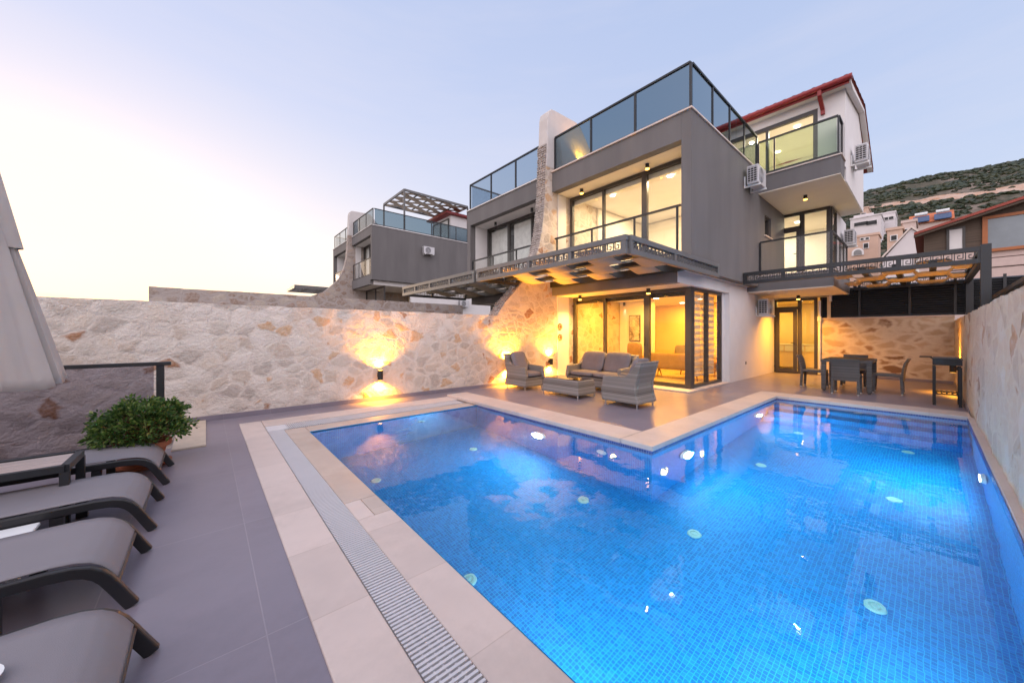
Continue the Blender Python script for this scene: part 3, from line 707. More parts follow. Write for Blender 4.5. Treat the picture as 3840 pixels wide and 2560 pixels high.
def fascia(parent, p, q, z0, z1, posts, m, t=.08, name='fascia'):
    p = Vector(p); q = Vector(q); d = (q-p); L = d.length; d.normalize(); h = z1-z0
    b = MB(); zc = Vector((0,0,1))
    b.bar(p+zc*(z1-.042), q+zc*(z1-.042), t, .084); b.bar(p+zc*(z0+.042), q+zc*(z0+.042), t, .084)
    for s in posts: c = p+d*(L*s); b.bar(c+zc*(z0+.085), c+zc*(z1-.085), t*.9, .07, up=(d.y,-d.x,0))
    f = b.build(name, m, parent)
    for a, c in zip(posts, posts[1:]):
        g = MB(); meander(g, p+d*(L*a+.05)+Vector((0,0,0)), d, L*(c-a)-.1, z0+.083, z1-.083); g.build('meander_panel', m, f)
    return f
GM = M['grey_metal']
def front_pergola(label, y0, y1, mm, endY):
    t = thing('pergola', label, 'pergola', (6.2,(y0+y1)/2,2.5))
    fascia(t, (5.0,y0,0), (5.0,y1,0), 2.55, 2.85, [.012,.28,.55,.78,.988], mm)
    fascia(t, (5.05,endY,0), (8.66 if endY < 5 else 7.45,endY,0), 2.55, 2.85, [.01,.42,.99], mm)
    for x in (5.873,6.647):
        b = MB(); b.box(x-.075,x+.075,y0+.06,y1-.06,2.67,2.74); b.build('purlin', M['dark_metal'], t)
    b = MB(); weave(b, 5.1, 7.42, y0+.08, y1-.08, 2.70, 3, 7, .065); c = b.build('canopy', M['canvas'], t, smooth=80)
    so = c.modifiers.new('thick','SOLIDIFY'); so.thickness = .006
    b = MB(); b.box(7.42,7.495,y0+.06,y1-.06,2.60,2.80); b.build('wall_plate', M['dark_metal'], t)
    return t
t = front_pergola('grey metal pergola with greek key fascia and woven beige canopy over the sofa set', 3.07, 7.12, GM, 3.07)
fascia(t, (5.06,7.06,0), (7.42,7.06,0), 2.55, 2.84, [.01,.5,.99], M['dark_metal'], name='middle_beam')
t = front_pergola('left half of the greek key pergola, in front of the unlit villa half', 7.22, 11.4, GM, 11.4)
P2 = thing('pergola', 'dark anthracite pergola with greek key fascia over the dining table', 'pergola', (12,1.2,2.5))
fascia(P2, (10.6,3.13,0), (10.6,-.66,0), 2.57, 2.87, [.01,.22,.45,.72,.985], M['dark_metal'])
fascia(P2, (14.6,1.45,0), (14.6,-.66,0), 2.57, 2.87, [.01,.5,.985], M['dark_metal'])
fascia(P2, (10.65,-.62,0), (14.55,-.62,0), 2.57, 2.87, [.01,.5,.985], M['dark_metal'])
b = MB(); b.box(10.55,10.66,-.72,-.60,1.60,2.90); b.build('post', M['dark_metal'], P2)
b = MB(); b.box(14.5,14.6,-.72,-.60,1.60,2.90); b.build('post', M['dark_metal'], P2)
for y in (.95,.45,-.05):
    b = MB(); b.box(10.66,14.55,y-.05,y+.05,2.645,2.715); b.build('rafter', M['dark_metal'], P2)
b = MB(); weave(b, -.55, 1.45, 10.75, 14.5, 2.68, 4, 4, .06, along='y', flat=3); c = b.build('canopy', M['canvas'], P2, smooth=80); so = c.modifiers.new('thick','SOLIDIFY'); so.thickness = .006
FP = thing('pergola', 'roof terrace pergola with woven beige shade on the distant grey villa', 'pergola', (11.5,23,9.2))
b = MB()
for a, c in (((9.6,21.75),(9.6,25.2)),((14.4,21.75),(14.4,25.2)),((9.6,21.75),(14.4,21.75)),((9.6,25.2),(14.4,25.2))): b.bar((*a,10.45),(*c,10.45),.09,.14)
for x in (10.59,11.55,12.51,13.47): b.bar((x,21.8,10.42),(x,25.15,10.42),.07,.07)
b.build('frame', GM, FP)
for x, y in ((9.6,21.75),(14.4,21.75),(9.6,25.2),(14.4,25.2)): q = MB(); q.box(x-.045,x+.045,y-.045,y+.045,7.55,10.4); q.build('post', GM, FP)
b = MB(); weave(b, 9.65, 14.35, 21.85, 25.1, 10.43, 5, 7, .08); c = b.build('canopy', M['canvas'], FP, smooth=80); so = c.modifiers.new('thick','SOLIDIFY'); so.thickness = .006
LP = thing('pergola', 'low pergola corner peeping over the wall beside the second stone fin', 'pergola', (5,27,4))
b = MB()
for a, c in (((4.3,26.2),(4.3,29)),((4.3,26.2),(7.3,26.2)),((4.3,27.5),(7.3,27.5)),((5.8,26.2),(5.8,29)),((5.0,26.2),(5.0,29)),((4.3,29),(7.3,29))): b.bar((*a,4.3),(*c,4.3),.09,.2)
b.build('frame', GM, LP)

# louvre screen over the low back wall
LS = thing('louvre_screen', 'black horizontal louvre screen on top of the low wall behind the dining table', 'fence', (14.9,.8,1.79))
b = MB()
z = 1.86
while z < 2.72: b.add([(14.80,-1.9,z),(14.80,2.24,z),(14.86,2.24,z+.035),(14.86,-1.9,z+.035),(14.80,-1.9,z-.008),(14.80,2.24,z-.008),(14.86,2.24,z+.027),(14.86,-1.9,z+.027)], [(0,1,2,3),(4,7,6,5),(0,4,5,1),(3,2,6,7),(0,3,7,4),(1,5,6,2)]); z += .062
b.box(14.87,14.89,-1.9,2.24,1.79,2.70)
b.build('slat_panel', M['dark_metal'], LS)
for y in (2.22,1.35,.35,-.44,-1.2,-1.9):
    q = MB(); q.box(14.77,14.80,y-.025,y+.025,1.79,2.76); q.build('post', M['dark_metal'], LS)
DF = thing('fence', 'dark grey sheet fence running along the outside of the right stone wall', 'fence', (6,-.95,0))
b = MB(); b.box(-6,13.8,-1.0,-.93,-1,2.05); b.build('sheet_panel', M['dark_metal'], DF)
b = MB(); b.box(-6,13.8,-1.02,-.88,2.052,2.12); b.build('top_rail', M['grey_metal'], DF)

# ---------------------------------------------------------------- air conditioners
def ac_unit(label, loc, rz, w=.8, group='air conditioner units'):
    t = thing('air_conditioner', label, 'air conditioner', loc, group, rz); t.scale = (.84,.84,.84)   # local: back at y=0, fan faces -y
    q = MB(); q.box(-w/2,w/2,-.40,-.10,0,.56); c = q.build('casing', M['ac_white'], t, bevel=.015, local=True)
    q = MB()
    for i in range(7): q.box(-w/2-.012,-w/2-.002,-.38,-.12,.06+i*.068,.075+i*.068)
    for i in range(4): q.box(-w/2-.014,-w/2-.003,-.37+i*.08,-.36+i*.08,.05,.5)
    q.build('side_grille', M['ac_white'], t, local=True)
    q = MB(); q.box(-w/2-.004,-w/2-.0005,-.375,-.125,.05,.50); q.build('side_coil', M['black'], t, local=True)
    q = MB()
    for k in range(5):
        r = .05+.045*k; q.lathe([(r-.006,0),(r+.006,0),(r+.006,.008),(r-.006,.008),(r-.006,0)], (0,0,0), 20)
    q.v = [(x-.1,-.402-z,y+.28) for x, y, z in q.v]
    for k in range(6): a = k*math.pi/3; q.bar((-.1,-.404,.28),(-.1+.235*math.cos(a),-.404,.28+.235*math.sin(a)),.008)
    q.build('fan_grille', M['ac_white'], t, local=True)
    q = MB(); q.cyl((-.1,-.4,.28),(-.1,-.4015,.28),.235,.235,24); q.build('fan_opening', M['channel'], t, local=True)
    for sx in (-1,1):
        q = MB(); q.bar((sx*w*.36,0,-.03),(sx*w*.36,-.44,-.03),.045,.055); q.bar((sx*w*.36,-.02,-.02),(sx*w*.36,-.02,.30),.04); q.build('bracket', M['white_plastic'], t, local=True)
    return t
ac_unit('white air conditioner bracketed high on the dark grey side wall of the lit villa', (10.95,3.15,5.14), 0)
ac_unit('white air conditioner on the upper white gable wall under the red roof', (13.75,1.405,5.95), 0)
ac_unit('white air conditioner on the white wall beside the first floor balcony', (16.6,1.95,4.3), 0)
ac_unit('white air conditioner low on the white wall beside the terrace door', (12.95,3.43,1.86), 0)
ac_unit('small distant air conditioner on the blank wall of the far grey villa', (11.1,21.6,6.5), 0, w=.9)
ac_unit('air conditioner half hidden under the left pergola behind the grey stone wall', (14.0,21.85,3.2), 0, w=.9)
# ================================================================ lamps
WARM = (1,.385,.022); AMB = (1,.55,.14); CREAM = (1,.76,.45)
def sconce(label, loc, rz, e=230, group='up and down wall lamps'):
    t = thing('wall_lamp', label, 'wall lamp', loc, group, rz)      # local: wall at y=0, lamp stands out to -y
    q = MB(); q.cyl((0,-.085,-.09),(0,-.085,.09),.05,.05,20); q.box(-.03,.03,-.05,-.002,-.04,.04); q.build('housing', M['black'], t, smooth=40, local=True)
    for sg in (1,-1):
        q = MB(); q.cyl((0,-.085,.0915*sg),(0,-.085,.093*sg),.04,.04,16); q.build('lens', M['warm_lamp'], t, local=True)
        l = lamp('lamp_source', 'SPOT', (0,0,0), e, WARM, (0,.12,sg), None, .02, 140, .8); l.parent = t; l.location = (0,-.085,.115*sg)
    return t
sconce('black wall lamp glowing up and down on the left stone wall beside the pool', (2.56,6.985,.5), 0)
sconce('black wall lamp behind the wicker armchair, glowing on the stone wall', (5.79,6.985,.5), 0, 400)
sconce('black wall lamp glowing at the end of the stone wall next to the glass front', (7.36,6.985,.52), 0, 330)
sconce('black wall lamp behind the barbecue cart on the right stone wall', (12.3,-.42,.55), math.pi, 120)
sconce('black wall lamp on the plastered fin above the roof terrace', (8.75,6.985,6.45), 0, 200)
def spotlight(label, loc, e=25, col=AMB, on=True, group='black ceiling spotlights'):
    t = thing('ceiling_spotlight', label, 'ceiling lamp', loc, group)  # local: ceiling at z=0
    q = MB(); q.cyl((0,0,-.002),(0,0,-.11),.045,.045,20); q.build('housing', M['black'], t, smooth=40, local=True)
    q = MB(); q.cyl((0,0,-.1105),(0,0,-.135),.043,.043,20); q.build('lens', M['warm_lamp'] if on else M['dead_lamp'], t, smooth=40, local=True)
    if on: l = lamp('lamp_source', 'SPOT', (0,0,0), e, col, (0,0,-1), None, .03, 140, .9); l.parent = t; l.location = (0,0,-.15)
    return t
spotlight('black ceiling spotlight under the ground floor soffit, in front of the left glass panel', (8.0,6.4,2.374), 260)
spotlight('black ceiling spotlight under the ground floor soffit, in front of the wide door post', (8.0,4.35,2.374), 280)
spotlight('black ceiling spotlight in the first floor recess nearer the stone fin', (7.95,6.3,5.324), 60)
spotlight('black ceiling spotlight in the first floor recess nearer the outer corner', (7.95,4.35,5.324), 60)
spotlight('lit spotlight under the top floor overhang above the corner balcony', (13.0,2.3,5.247), 75)
spotlight('lit spotlight under the balcony slab above the terrace door', (13.85,2.62,2.477), 460, WARM)
for y in (8.3,10.2):
    spotlight('unlit spotlight in the recess of the left villa half, nearer '+('the stone fin' if y < 9 else 'its outer end'), (7.95,y,5.324), on=False)
# room lamps (each a ceiling downlight of the villa)
def downlight(x, y, z, e, col, size=.11):
    q = MB(); q.cyl((x,y,z-.001),(x,y,z-.012),.07,.07,20); o = q.build('downlight', M['white_lamp'], V)
    lamp('lamp_source', 'AREA', (x,y,z-.03), e, col, (0,0,-1), V, size)
for x, y in ((9.3,6.2),(9.3,4.6),(10.4,5.4),(11.6,4.6),(12.6,5.6),(12.6,4.2)): downlight(x, y, 2.373, 66, (1,.415,.03))
for x, y in ((9.0,6.0),(9.0,4.3),(10.8,6.0),(10.8,4.3)): downlight(x, y, 5.32, 46, CREAM)
for x, y in ((15.7,3.0),(16.5,3.8)): downlight(x, y, 5.19, 40, (1,.86,.62))
for x, y in ((13.6,2.6),(13.6,4.6),(15,3.4)): downlight(x, y, 7.57, 42, (1,.90,.66))
for x, y in ((15.6,2.9),(16.4,3.9)): downlight(x, y, 2.44, 34, (1,.60,.10))
# wall washers inside: two narrow vertical streaks on either side of the picture, two on the back wall
for (x, y, z) in ((10.85,6.78,2.25),(10.85,6.02,2.25),(13.35,5.1,2.25),(13.35,4.65,2.25)):
    q = MB(); q.cyl((x,y,z),(x,y,z+.11),.035,.035,12); q.build('wall_washer', M['black'], V)
    lamp('lamp_source', 'SPOT', (x,y,z-.01), 7, (1,.85,.6), (.10,0,-1), V, .02, 40, .8)
lamp('lamp_source', 'SPOT', (9.6,6.93,.35), 10, WARM, (0,.1,1), V, .02, 90, .7)
q = MB(); q.cyl((9.6,6.93,.2),(9.6,6.93,.33),.04); q.build('wall_washer', M['black'], V)
lamp('lamp_source', 'SPOT', (13.33,4.25,.35), 8, WARM, (.1,0,1), V, .02, 90, .7)

# ================================================================ terrace furniture
WK = M['wicker']; CU = M['cushion']
def feet(t, pts, r=.016, h=.08):
    for x, y in pts: q = MB(); q.cyl((x,y,0),(x,y,h),r*.8,r,12); q.build('foot', M['steel'], t, smooth=40, local=True)
def wicker_seat(name, label, cat, w, loc, rz, group=None, n=1):
    t = thing(name, label, cat, loc, group, rz); hw = w/2
    prof = [(.33,.08),(.36,.28),(.31,.53),(-.14,.55),(-.25,.64),(-.37,.80),(-.455,.815),(-.40,.62),(-.345,.42),(-.355,.25),(-.41,.08)]
    for sx in (-1,1):
        q = MB(); q.prism(prof, sx*hw, sx*(hw-.085), 'x'); q.build('arm', WK, t, bevel=.018, local=True)
    q = MB(); q.prism([(-.20,.30),(-.30,.62),(-.36,.80),(-.455,.816),(-.40,.62),(-.345,.42),(-.355,.25),(-.41,.08),(-.30,.08)], -hw+.086, hw-.086, 'x'); q.build('backrest', WK, t, bevel=.018, local=True)
    q = MB(); q.box(-hw+.087,hw-.087,-.30,.33,.08,.29); q.build('seat_base', WK, t, bevel=.015, local=True)
    iw = (w-.19)/n
    for k in range(n):
        x0 = -hw+.095+k*iw
        q = MB(); q.cushion(x0+.004,x0+iw-.004,-.24,.345,.29,.42); q.build('seat_cushion', CU, t, smooth=60, local=True)
        q = MB(); q.cushion(x0+.01,x0+iw-.01,-.07,.07,0,.46)
        # lean the back cushion and pinch a tuft into it
        q.v = [(x, y*(1-.45*math.exp(-(((x-x0-iw/2)/.05)**2+((z-.24)/.05)**2)))-.12-(z)*.38, z+.40) for x, y, z in q.v]
        q.build('back_cushion', CU, t, smooth=60, local=True)
    feet(t, [(-hw+.05,.28),(hw-.05,.28),(-hw+.05,-.35),(hw-.05,-.35)])
    return t
wicker_seat('wicker_armchair', 'grey wicker armchair in front, seen from its side and back', 'armchair', .64, (5.90,3.62,0), 0, 'wicker armchairs round the coffee table')
wicker_seat('wicker_armchair', 'grey wicker armchair beside the stone wall with glowing lamp behind it', 'armchair', .64, (5.80,6.28,0), math.pi, 'wicker armchairs round the coffee table')
wicker_seat('wicker_sofa', 'grey wicker two-seat sofa with thick violet grey cushions', 'sofa', 1.52, (7.05,5.05,0), math.pi/2, n=2)
t = thing('coffee_table', 'low grey wicker coffee table with a dark glass top', 'coffee table', (5.84,4.98,0))
q = MB(); hb, lb, ht, lt = .30,.50,.26,.46
q.add([(-hb,-lb,.07),(hb,-lb,.07),(hb,lb,.07),(-hb,lb,.07),(-ht,-lt,.36),(ht,-lt,.36),(ht,lt,.36),(-ht,lt,.36)], [(0,3,2,1),(4,5,6,7),(0,1,5,4),(1,2,6,5),(2,3,7,6),(3,0,4,7)])
q.build('wicker_body', WK, t, bevel=.012, local=True)
q = MB(); q.box(-.25,.25,-.45,.45,.362,.37); q.build('glass_top', plain('black table glass', (.015,.015,.016), .05, var=0, bump=0), t, bevel=.003, local=True)
feet(t, [(-.27,-.47),(.27,-.47),(-.27,.47),(.27,.47)])
# dining set
WD = M['wicker_dark']
t = thing('dining_table', 'square dark wicker dining table on the covered terrace', 'dining table', (11.25,1.2,0))
q = MB(); q.box(-.55,.55,-.42,.42,.66,.72); q.build('table_top', WD, t, bevel=.01, local=True)
q = MB(); q.box(-.5,.5,-.37,.37,.723,.73); q.build('glass_top', M['black'], t, local=True)
for sx in (-1,1):
    for sy in (-1,1): q = MB(); q.box(sx*.50-.04,sx*.50+.04,sy*.37-.04,sy*.37+.04,.03,.658); q.cyl((sx*.5,sy*.37,0),(sx*.5,sy*.37,.03),.025); q.build('leg', WD, t, local=True)
def dining_chair(label, loc, rz):
    t = thing('dining_chair', label, 'dining chair', loc, 'wicker dining chairs', rz)
    q = MB(); q.box(-.22,.22,-.21,.23,.38,.43); q.build('seat', WD, t, bevel=.012, local=True)
    q = MB()
    def bk(off):
        def fn(u, v):
            x = -.225+.45*u; z = .30+.47*v
            return (x, -.22-.07*v*v-.05*(v>.8)*(v-.8)*2+.03*(abs(x)/.225)**2+off, z)
        return fn
    n0 = len(q.v); q.grid(bk(0), 10, 10); q.grid(bk(-.03), 10, 10)
    N = 11
    for i in range(10):
        for (a, c) in ((i*N,(i+1)*N),(i*N+10,(i+1)*N+10)): q.f.append((a,c,c+121,a+121))
        for (a, c) in ((i,i+1),(110+i,111+i)): q.f.append((a,c,c+121,a+121))
    q.build('backrest', WD, t, smooth=50, local=True)
    for sx in (-1,1):
        for y in (.20,-.20):
            q = MB(); q.bar((sx*.20,y,.39),(sx*.205,y*1.08,.035),.045); l = q.build('leg', WD, t, local=True)
            q = MB(); q.lathe([(0,.0),(.022,.004),(.026,.02),(.02,.038),(0,.04)], (sx*.205,y*1.08,0), 12); o = q.build('foot_glide', M['steel'], l, smooth=50, local=True)
    return t
dining_chair('dark wicker dining chair seen from behind, nearest to the pool', (10.50,1.16,0), -math.pi/2)
dining_chair('dark wicker dining chair on the left of the table, nearest to the terrace door', (11.25,1.82,0), math.pi)
dining_chair('dark wicker dining chair on the right of the table with its back lit gold', (11.25,.58,0), 0)
dining_chair('dark wicker dining chair on the far side of the table, against the low stone wall', (12.1,1.2,0), math.pi/2)
# barbecue cart
t = thing('barbecue_cart', 'open framed black metal barbecue cart with a thin side shelf against the right wall', 'barbecue', (10.3,-.21,0))
q = MB(); q.add([(x*sx,y*sy,z) for z, sx, sy in ((.73,1,1),(.84,1,1)) for x, y in ((-.24,-.17),(.24,-.17),(.24,.17),(-.24,.17))], [(0,3,2,1),(0,1,5,4),(1,2,6,5),(2,3,7,6),(3,0,4,7)]); q.box(-.245,.245,-.175,.175,.83,.85); q.build('fire_box', M['black'], t, local=True)
q = MB()
for i in range(14): q.bar((-.22+i*.034,-.165,.86),(-.22+i*.034,.165,.86),.008)
q.build('grill_rack', M['grey_metal'], t, local=True)
for sx in (-1,1):
    for sy in (-1,1): q = MB(); q.box(sx*.20-.02,sx*.20+.02,sy*.15-.02,sy*.15+.02,0,.70); q.build('leg', M['black'], t, local=True)
q = MB()
for y in (-.12,-.06,0,.06,.12): q.box(-.19,.19,y-.012,y+.012,.22,.235)
q.bar((-.2,-.13,.21),(-.2,.13,.21),.025); q.bar((.2,-.13,.21),(.2,.13,.21),.025); q.build('shelf', M['black'], t, local=True)
q = MB(); q.box(-.2,.2,.176,.33,.862,.875); q.bar((-.2,.16,.84),(-.2,.20,.868),.018); q.build('side_shelf', M['black'], t, local=True)
# wall plates on the plaster strip
for z, w in ((1.50,'upper'),(1.19,'lower')):
    t = thing('wall_plate', w+' of the two round carved wall plates on the white strip beside the glass', 'wall decoration', (7.8,6.97,z), 'round plates on the plaster strip')
    q = MB(); q.lathe([(0,.03),(.02,.03),(.03,.018),(.05,.026),(.07,.012),(.09,.022),(.10,0)], (0,0,0), 24); q.v = [(x,-z_,y) for x, y, z_ in q.v]; q.build('disc', M['wood'], t, smooth=50, local=True)
    q = MB()
    for k in range(10): a = k*math.pi/5; q.cyl((.06*math.cos(a),-.020,.06*math.sin(a)),(.06*math.cos(a),-.030,.06*math.sin(a)),.011,.009,8)
    q.build('studs', M['travertine'], t, local=True)

# ---------------------------------------------------------------- sun deck
def lounger(label, loc):
    t = thing('sun_lounger', label, 'sun lounger', loc, 'sun loungers in a row on the grey deck')
    prof = [(0,.004),(-.03,.06),(-.062,.122),(-.088,.168),(-.112,.198),(-.145,.222),(-.19,.237),(-.26,.244),(-.45,.243),(-.75,.24),(-1.15,.24),(-1.3,.27),(-1.9,.52)]
    for sy in (0,1):
        q = MB(); y = .28*(1 if sy else -1)
        q.sweep([(x,y,z) for x, z in prof], .032, .05); q.build('side_rail', M['lounger_frame'], t, bevel=.006, local=True)
    sl = prof[2:]
    q = MB(); n = len(sl)-1
    def sfn(u, v):
        k = min(n-1, int(u*n)); f = u*n-k; x = sl[k][0]*(1-f)+sl[k+1][0]*f; z = sl[k][1]*(1-f)+sl[k+1][1]*f
        return (x+.006, -.262+.524*v, z+.028-.012*math.sin(math.pi*v))
    q.grid(sfn, 44, 8); s_ = q.build('sling', M['sling'], t, smooth=70, local=True); so = s_.modifiers.new('thick','SOLIDIFY'); so.thickness = .006
    q = MB(); q.cyl((-.055,-.262,.13),(-.055,.262,.13),.012,.012,10); q.build('cross_tube', M['lounger_frame'], t, local=True); q = MB(); q.cyl((-1.15,-.262,.225),(-1.15,.262,.225),.014,.014,10); q.build('cross_tube', M['lounger_frame'], t, local=True)
    for sy in (-1,1):
        for lx in (-.43,-1.12):
            q = MB(); q.box(lx,lx+.055,sy*.28-.016,sy*.28+.016,0,.216); q.build('leg', M['lounger_frame'], t, local=True)
    return t
L0 = lounger('grey sling sun lounger farthest from the camera, beside the potted shrub', (-.255,4.57,0))
for y, lb in ((3.63,'grey sling sun lounger in front of the slatted side table'),(2.76,'grey sling sun lounger third from the shrub, in front of the low white table'),(1.78,'nearest grey sling sun lounger with a white dish on it')):
    dup(L0, (-.165 if y < 2 else -.265,y,0), 0, lb, 'sun loungers in a row on the grey deck')
t = thing('side_table', 'dark framed side table with whitewashed slat top between two loungers', 'side table', (-1.06,4.03,0))
b = MB()
for a, c in (((-.33,-.2),(.33,-.2)),((-.33,.2),(.33,.2)),((-.33,-.2),(-.33,.2)),((.33,-.2),(.33,.2))): b.bar((*a,.385),(*c,.385),.04,.045)
b.build('frame', M['dark_metal'], t, local=True)
b = MB()
for k in range(5): b.box(-.31,.31,-.175+k*.07,-.175+k*.07+.062,.385,.40)
b.build('slat_top', M['wood_top'], t, local=True)
for sx in (-1,1):
    for sy in (-1,1): q = MB(); q.box(sx*.33-.022,sx*.33+.022,sy*.2-.022,sy*.2+.022,0,.362); q.build('leg', M['dark_metal'], t, local=True)
t = thing('side_table', 'low white plastic table squeezed between the second and third lounger', 'side table', (-1.0,3.19,0))
q = MB(); q.box(-.28,.28,-.13,.13,.20,.222); q.build('table_top', M['white_plastic'], t, bevel=.008, local=True)
for sx in (-1,1):
    for sy in (-1,1): q = MB(); q.box(sx*.24-.02,sx*.24+.02,sy*.1-.02,sy*.1+.02,0,.2); q.build('leg', M['white_plastic'], t, local=True)
t = thing('dish', 'round white dish lying on the nearest lounger', 'dish', (-.535,1.80,.262))
q = MB(); q.lathe([(0,.008),(.04,.008),(.065,.03),(.075,.03),(.05,0),(0,0)], (0,0,0), 28); q.build('bowl', M['white_plastic'], t, smooth=40, local=True)
# glass railing guarding the stairwell
t = thing('glass_railing', 'tinted glass railing with black handrail at the edge of the deck', 'railing', (-1.5,5.6,0))
q = MB(); q.box(-6,-.30,5.565,5.635,.945,.985); q.build('handrail', M['lounger_frame'], t, bevel=.004)
q = MB(); q.box(-.42,-.355,5.575,5.625,0,.945); q.build('post', M['lounger_frame'], t)
q = MB(); q.box(-3.2,-3.13,5.575,5.625,0,.945); q.build('post', M['lounger_frame'], t)
q = MB(); q.box(-6,-.425,5.58,5.62,.09,.125); q.build('bottom_rail', M['lounger_frame'], t)
q = MB(); q.box(-3.12,-.44,5.596,5.604,.126,.944); q.box(-6,-3.21,5.596,5.604,.126,.944); q.build('glass_panel', M['deck_glass'], t)
# potted shrub
PX_, PY_ = -.48, 5.03
t = thing('potted_shrub', 'bushy green shrub in a terracotta pot at the end of the loungers', 'potted plant', (PX_,PY_,0))
q = MB(); q.lathe([(0,0),(.19,0),(.21,.015),(.22,.035),(.205,.035),(.195,.02),(0,.02)], (0,0,0), 32); q.build('saucer', M['terracotta'], t, smooth=40, local=True)
q = MB(); q.lathe([(0,.021),(.14,.021),(.185,.19),(.215,.19),(.22,.24),(.195,.24),(.18,.20),(0,.20)], (0,0,0), 32); q.build('pot', M['terracotta'], t, smooth=40, local=True)
random.seed(21)
q = MB(); st = MB()
clumps = []
for i in range(175):
    a = random.uniform(0,2*math.pi); el_ = math.asin(random.uniform(-.35,1)); rr = random.uniform(.68,1.0)*(1+.07*math.sin(3*a+1)*math.cos(el_)+.05*math.sin(7*a))
    clumps.append(Vector((.335*rr*math.cos(el_)*math.cos(a), .32*rr*math.cos(el_)*math.sin(a), .375+.25*rr*math.sin(el_)+random.gauss(0,.02))))
for c in clumps:
    st.cyl((c.x*.15,c.y*.15,.22), c, .006, .003, 5)
    out = Vector((c.x,c.y,(c.z-.30)*1.3)).normalized()
    for k in range(36):
        d = Vector((random.gauss(0,1),random.gauss(0,1),random.gauss(0,.8))).normalized()
        d = (d+out*.8).normalized(); p = c+d*random.uniform(.01,.062); L = random.uniform(.026,.05); wd = L*.5
        sd = d.cross(Vector((random.gauss(0,1),random.gauss(0,1),random.gauss(0,1)))).normalized(); nn = d.cross(sd)
        q.add([p, p+d*L*.5+sd*wd*.5+nn*.003, p+d*L, p+d*L*.5-sd*wd*.5+nn*.003], [(0,1,2,3)])
q.build('foliage', M['leaf'], t, local=True); st.build('stems', M['wood'], t, local=True)
# closed parasol
UX, UY = -1.20, 3.92
t = thing('parasol', 'closed ecru parasol hanging in folds at the left edge of the deck', 'parasol', (UX,UY,0))
NF = 8
SL = [(20,.30),(34,.25),(80,.6),(125,.3),(150,.6),(195,.6),(240,.25),(303,.6),(348,.72)]
def ufn(rs):
    def fn(u, v):
        z = .97+(2.75-.97)*v; a = 2*math.pi*u
        prof = .41*(1-v)**1.05+.05
        deg = math.degrees(a) % 360
        fold = 1
        for k_ in range(len(SL)):
            s0, s1 = SL[k_][0], SL[(k_+1) % len(SL)][0]+(360 if k_ == len(SL)-1 else 0)
            dg = deg if deg >= SL[0][0] else deg+360
            if s0 <= dg < s1:
                h_ = (s1-s0)/2; m_ = abs(dg-(s0+s1)/2); fold = min(1,math.cos(R(h_*.75))/math.cos(R(min(m_,h_*.75))))
                e0 = dg-s0; e1 = s1-dg
                fold *= (1-SL[k_][1]*max(0,1-e0/5)**1.3)*(1-SL[(k_+1) % len(SL)][1]*max(0,1-e1/5)**1.3)
        fold += .012*noise.noise((math.cos(a)*7,math.sin(a)*7,z*1.2))*(1-v)*2.2
        r = prof*fold*rs
        zz = z+.03*math.sin(a*3)*(1-v)
        return (r*math.cos(a), r*math.sin(a), zz)
    return fn
q = MB(); q.grid(ufn(1), 320, 24); c = q.build('canopy', M['umbrella'], t, smooth=50, local=True)
so = c.modifiers.new('thick','SOLIDIFY'); so.thickness = .008
q = MB(); q.grid(lambda u, v: (lambda a, z: ((.25-.19*v+.03*math.cos(a*8))*math.cos(a),(.25-.19*v+.03*math.cos(a*8))*math.sin(a),1.86+.98*v))(2*math.pi*u, 0), 64, 6); q.build('top_flap', M['umbrella'], t, smooth=50, local=True)
q = MB(); q.cyl((0,0,.05),(0,0,2.85),.024,.024,16); q.build('pole', M['steel'], t, smooth=40, local=True)
q = MB()
for k in range(NF): a = 2*math.pi*(k+.5)/NF; q.bar((.03*math.cos(a),.03*math.sin(a),2.7),(.36*math.cos(a),.36*math.sin(a),1.02),.018,.012)
q.build('ribs', M['wood'], t, local=True)
q = MB(); q.lathe([(0,0),(.30,0),(.30,.05),(.06,.07),(.05,.2),(0,.2)], (0,0,0), 32); q.build('base', M['dark_metal'], t, smooth=40, local=True)

# ---------------------------------------------------------------- living room
SF = M['sofa_fabric']; WO = M['wood']
def lounge_seat(name, label, cat, w, loc, rz, backh=.72):
    t = thing(name, label, cat, loc, None, rz); hw = w/2
    q = MB(); q.cushion(-hw,hw,-.35,.35,.26,.42); q.build('seat', SF, t, smooth=60, local=True)
    q = MB(); q.cushion(-hw,hw,-.42,-.28,.26,backh); q.build('backrest', SF, t, smooth=60, local=True)
    for sx in (-1,1): q = MB(); q.cushion(sx*hw-.06,sx*hw+.06,-.36,.34,.24,.56); q.build('armrest', SF, t, smooth=60, local=True)
    for sx in (-1,1):
        for y in (-.3,.3): q = MB(); q.cyl((sx*(hw-.08),y,.25),(sx*(hw-.02),y*1.15,0),.022,.012,10); q.build('leg', WO, t, smooth=40, local=True)
    return t
lounge_seat('sofa', 'brown upholstered sofa on wooden legs seen from behind through the glass', 'sofa', 1.5, (10.3,4.75,.03), -math.pi/2)
lounge_seat('armchair', 'high backed brown armchair inside the living room near the picture', 'armchair', .75, (10.35,5.75,.03), -math.pi/2-.5, 1.0)
lounge_seat('sofa', 'long brown sofa against the back wall of the living room', 'sofa', 2.2, (12.95,5.0,.03), math.pi/2)
t = thing('coffee_table', 'wooden coffee table on splayed legs inside the living room', 'coffee table', (11.55,4.55,.03))
q = MB(); q.box(-.35,.35,-.55,.55,.40,.44); q.build('table_top', WO, t, bevel=.01, local=True)
for sx in (-1,1):
    for sy in (-1,1): q = MB(); q.cyl((sx*.26,sy*.44,.40),(sx*.31,sy*.5,0),.024,.014,10); q.build('leg', WO, t, smooth=40, local=True)
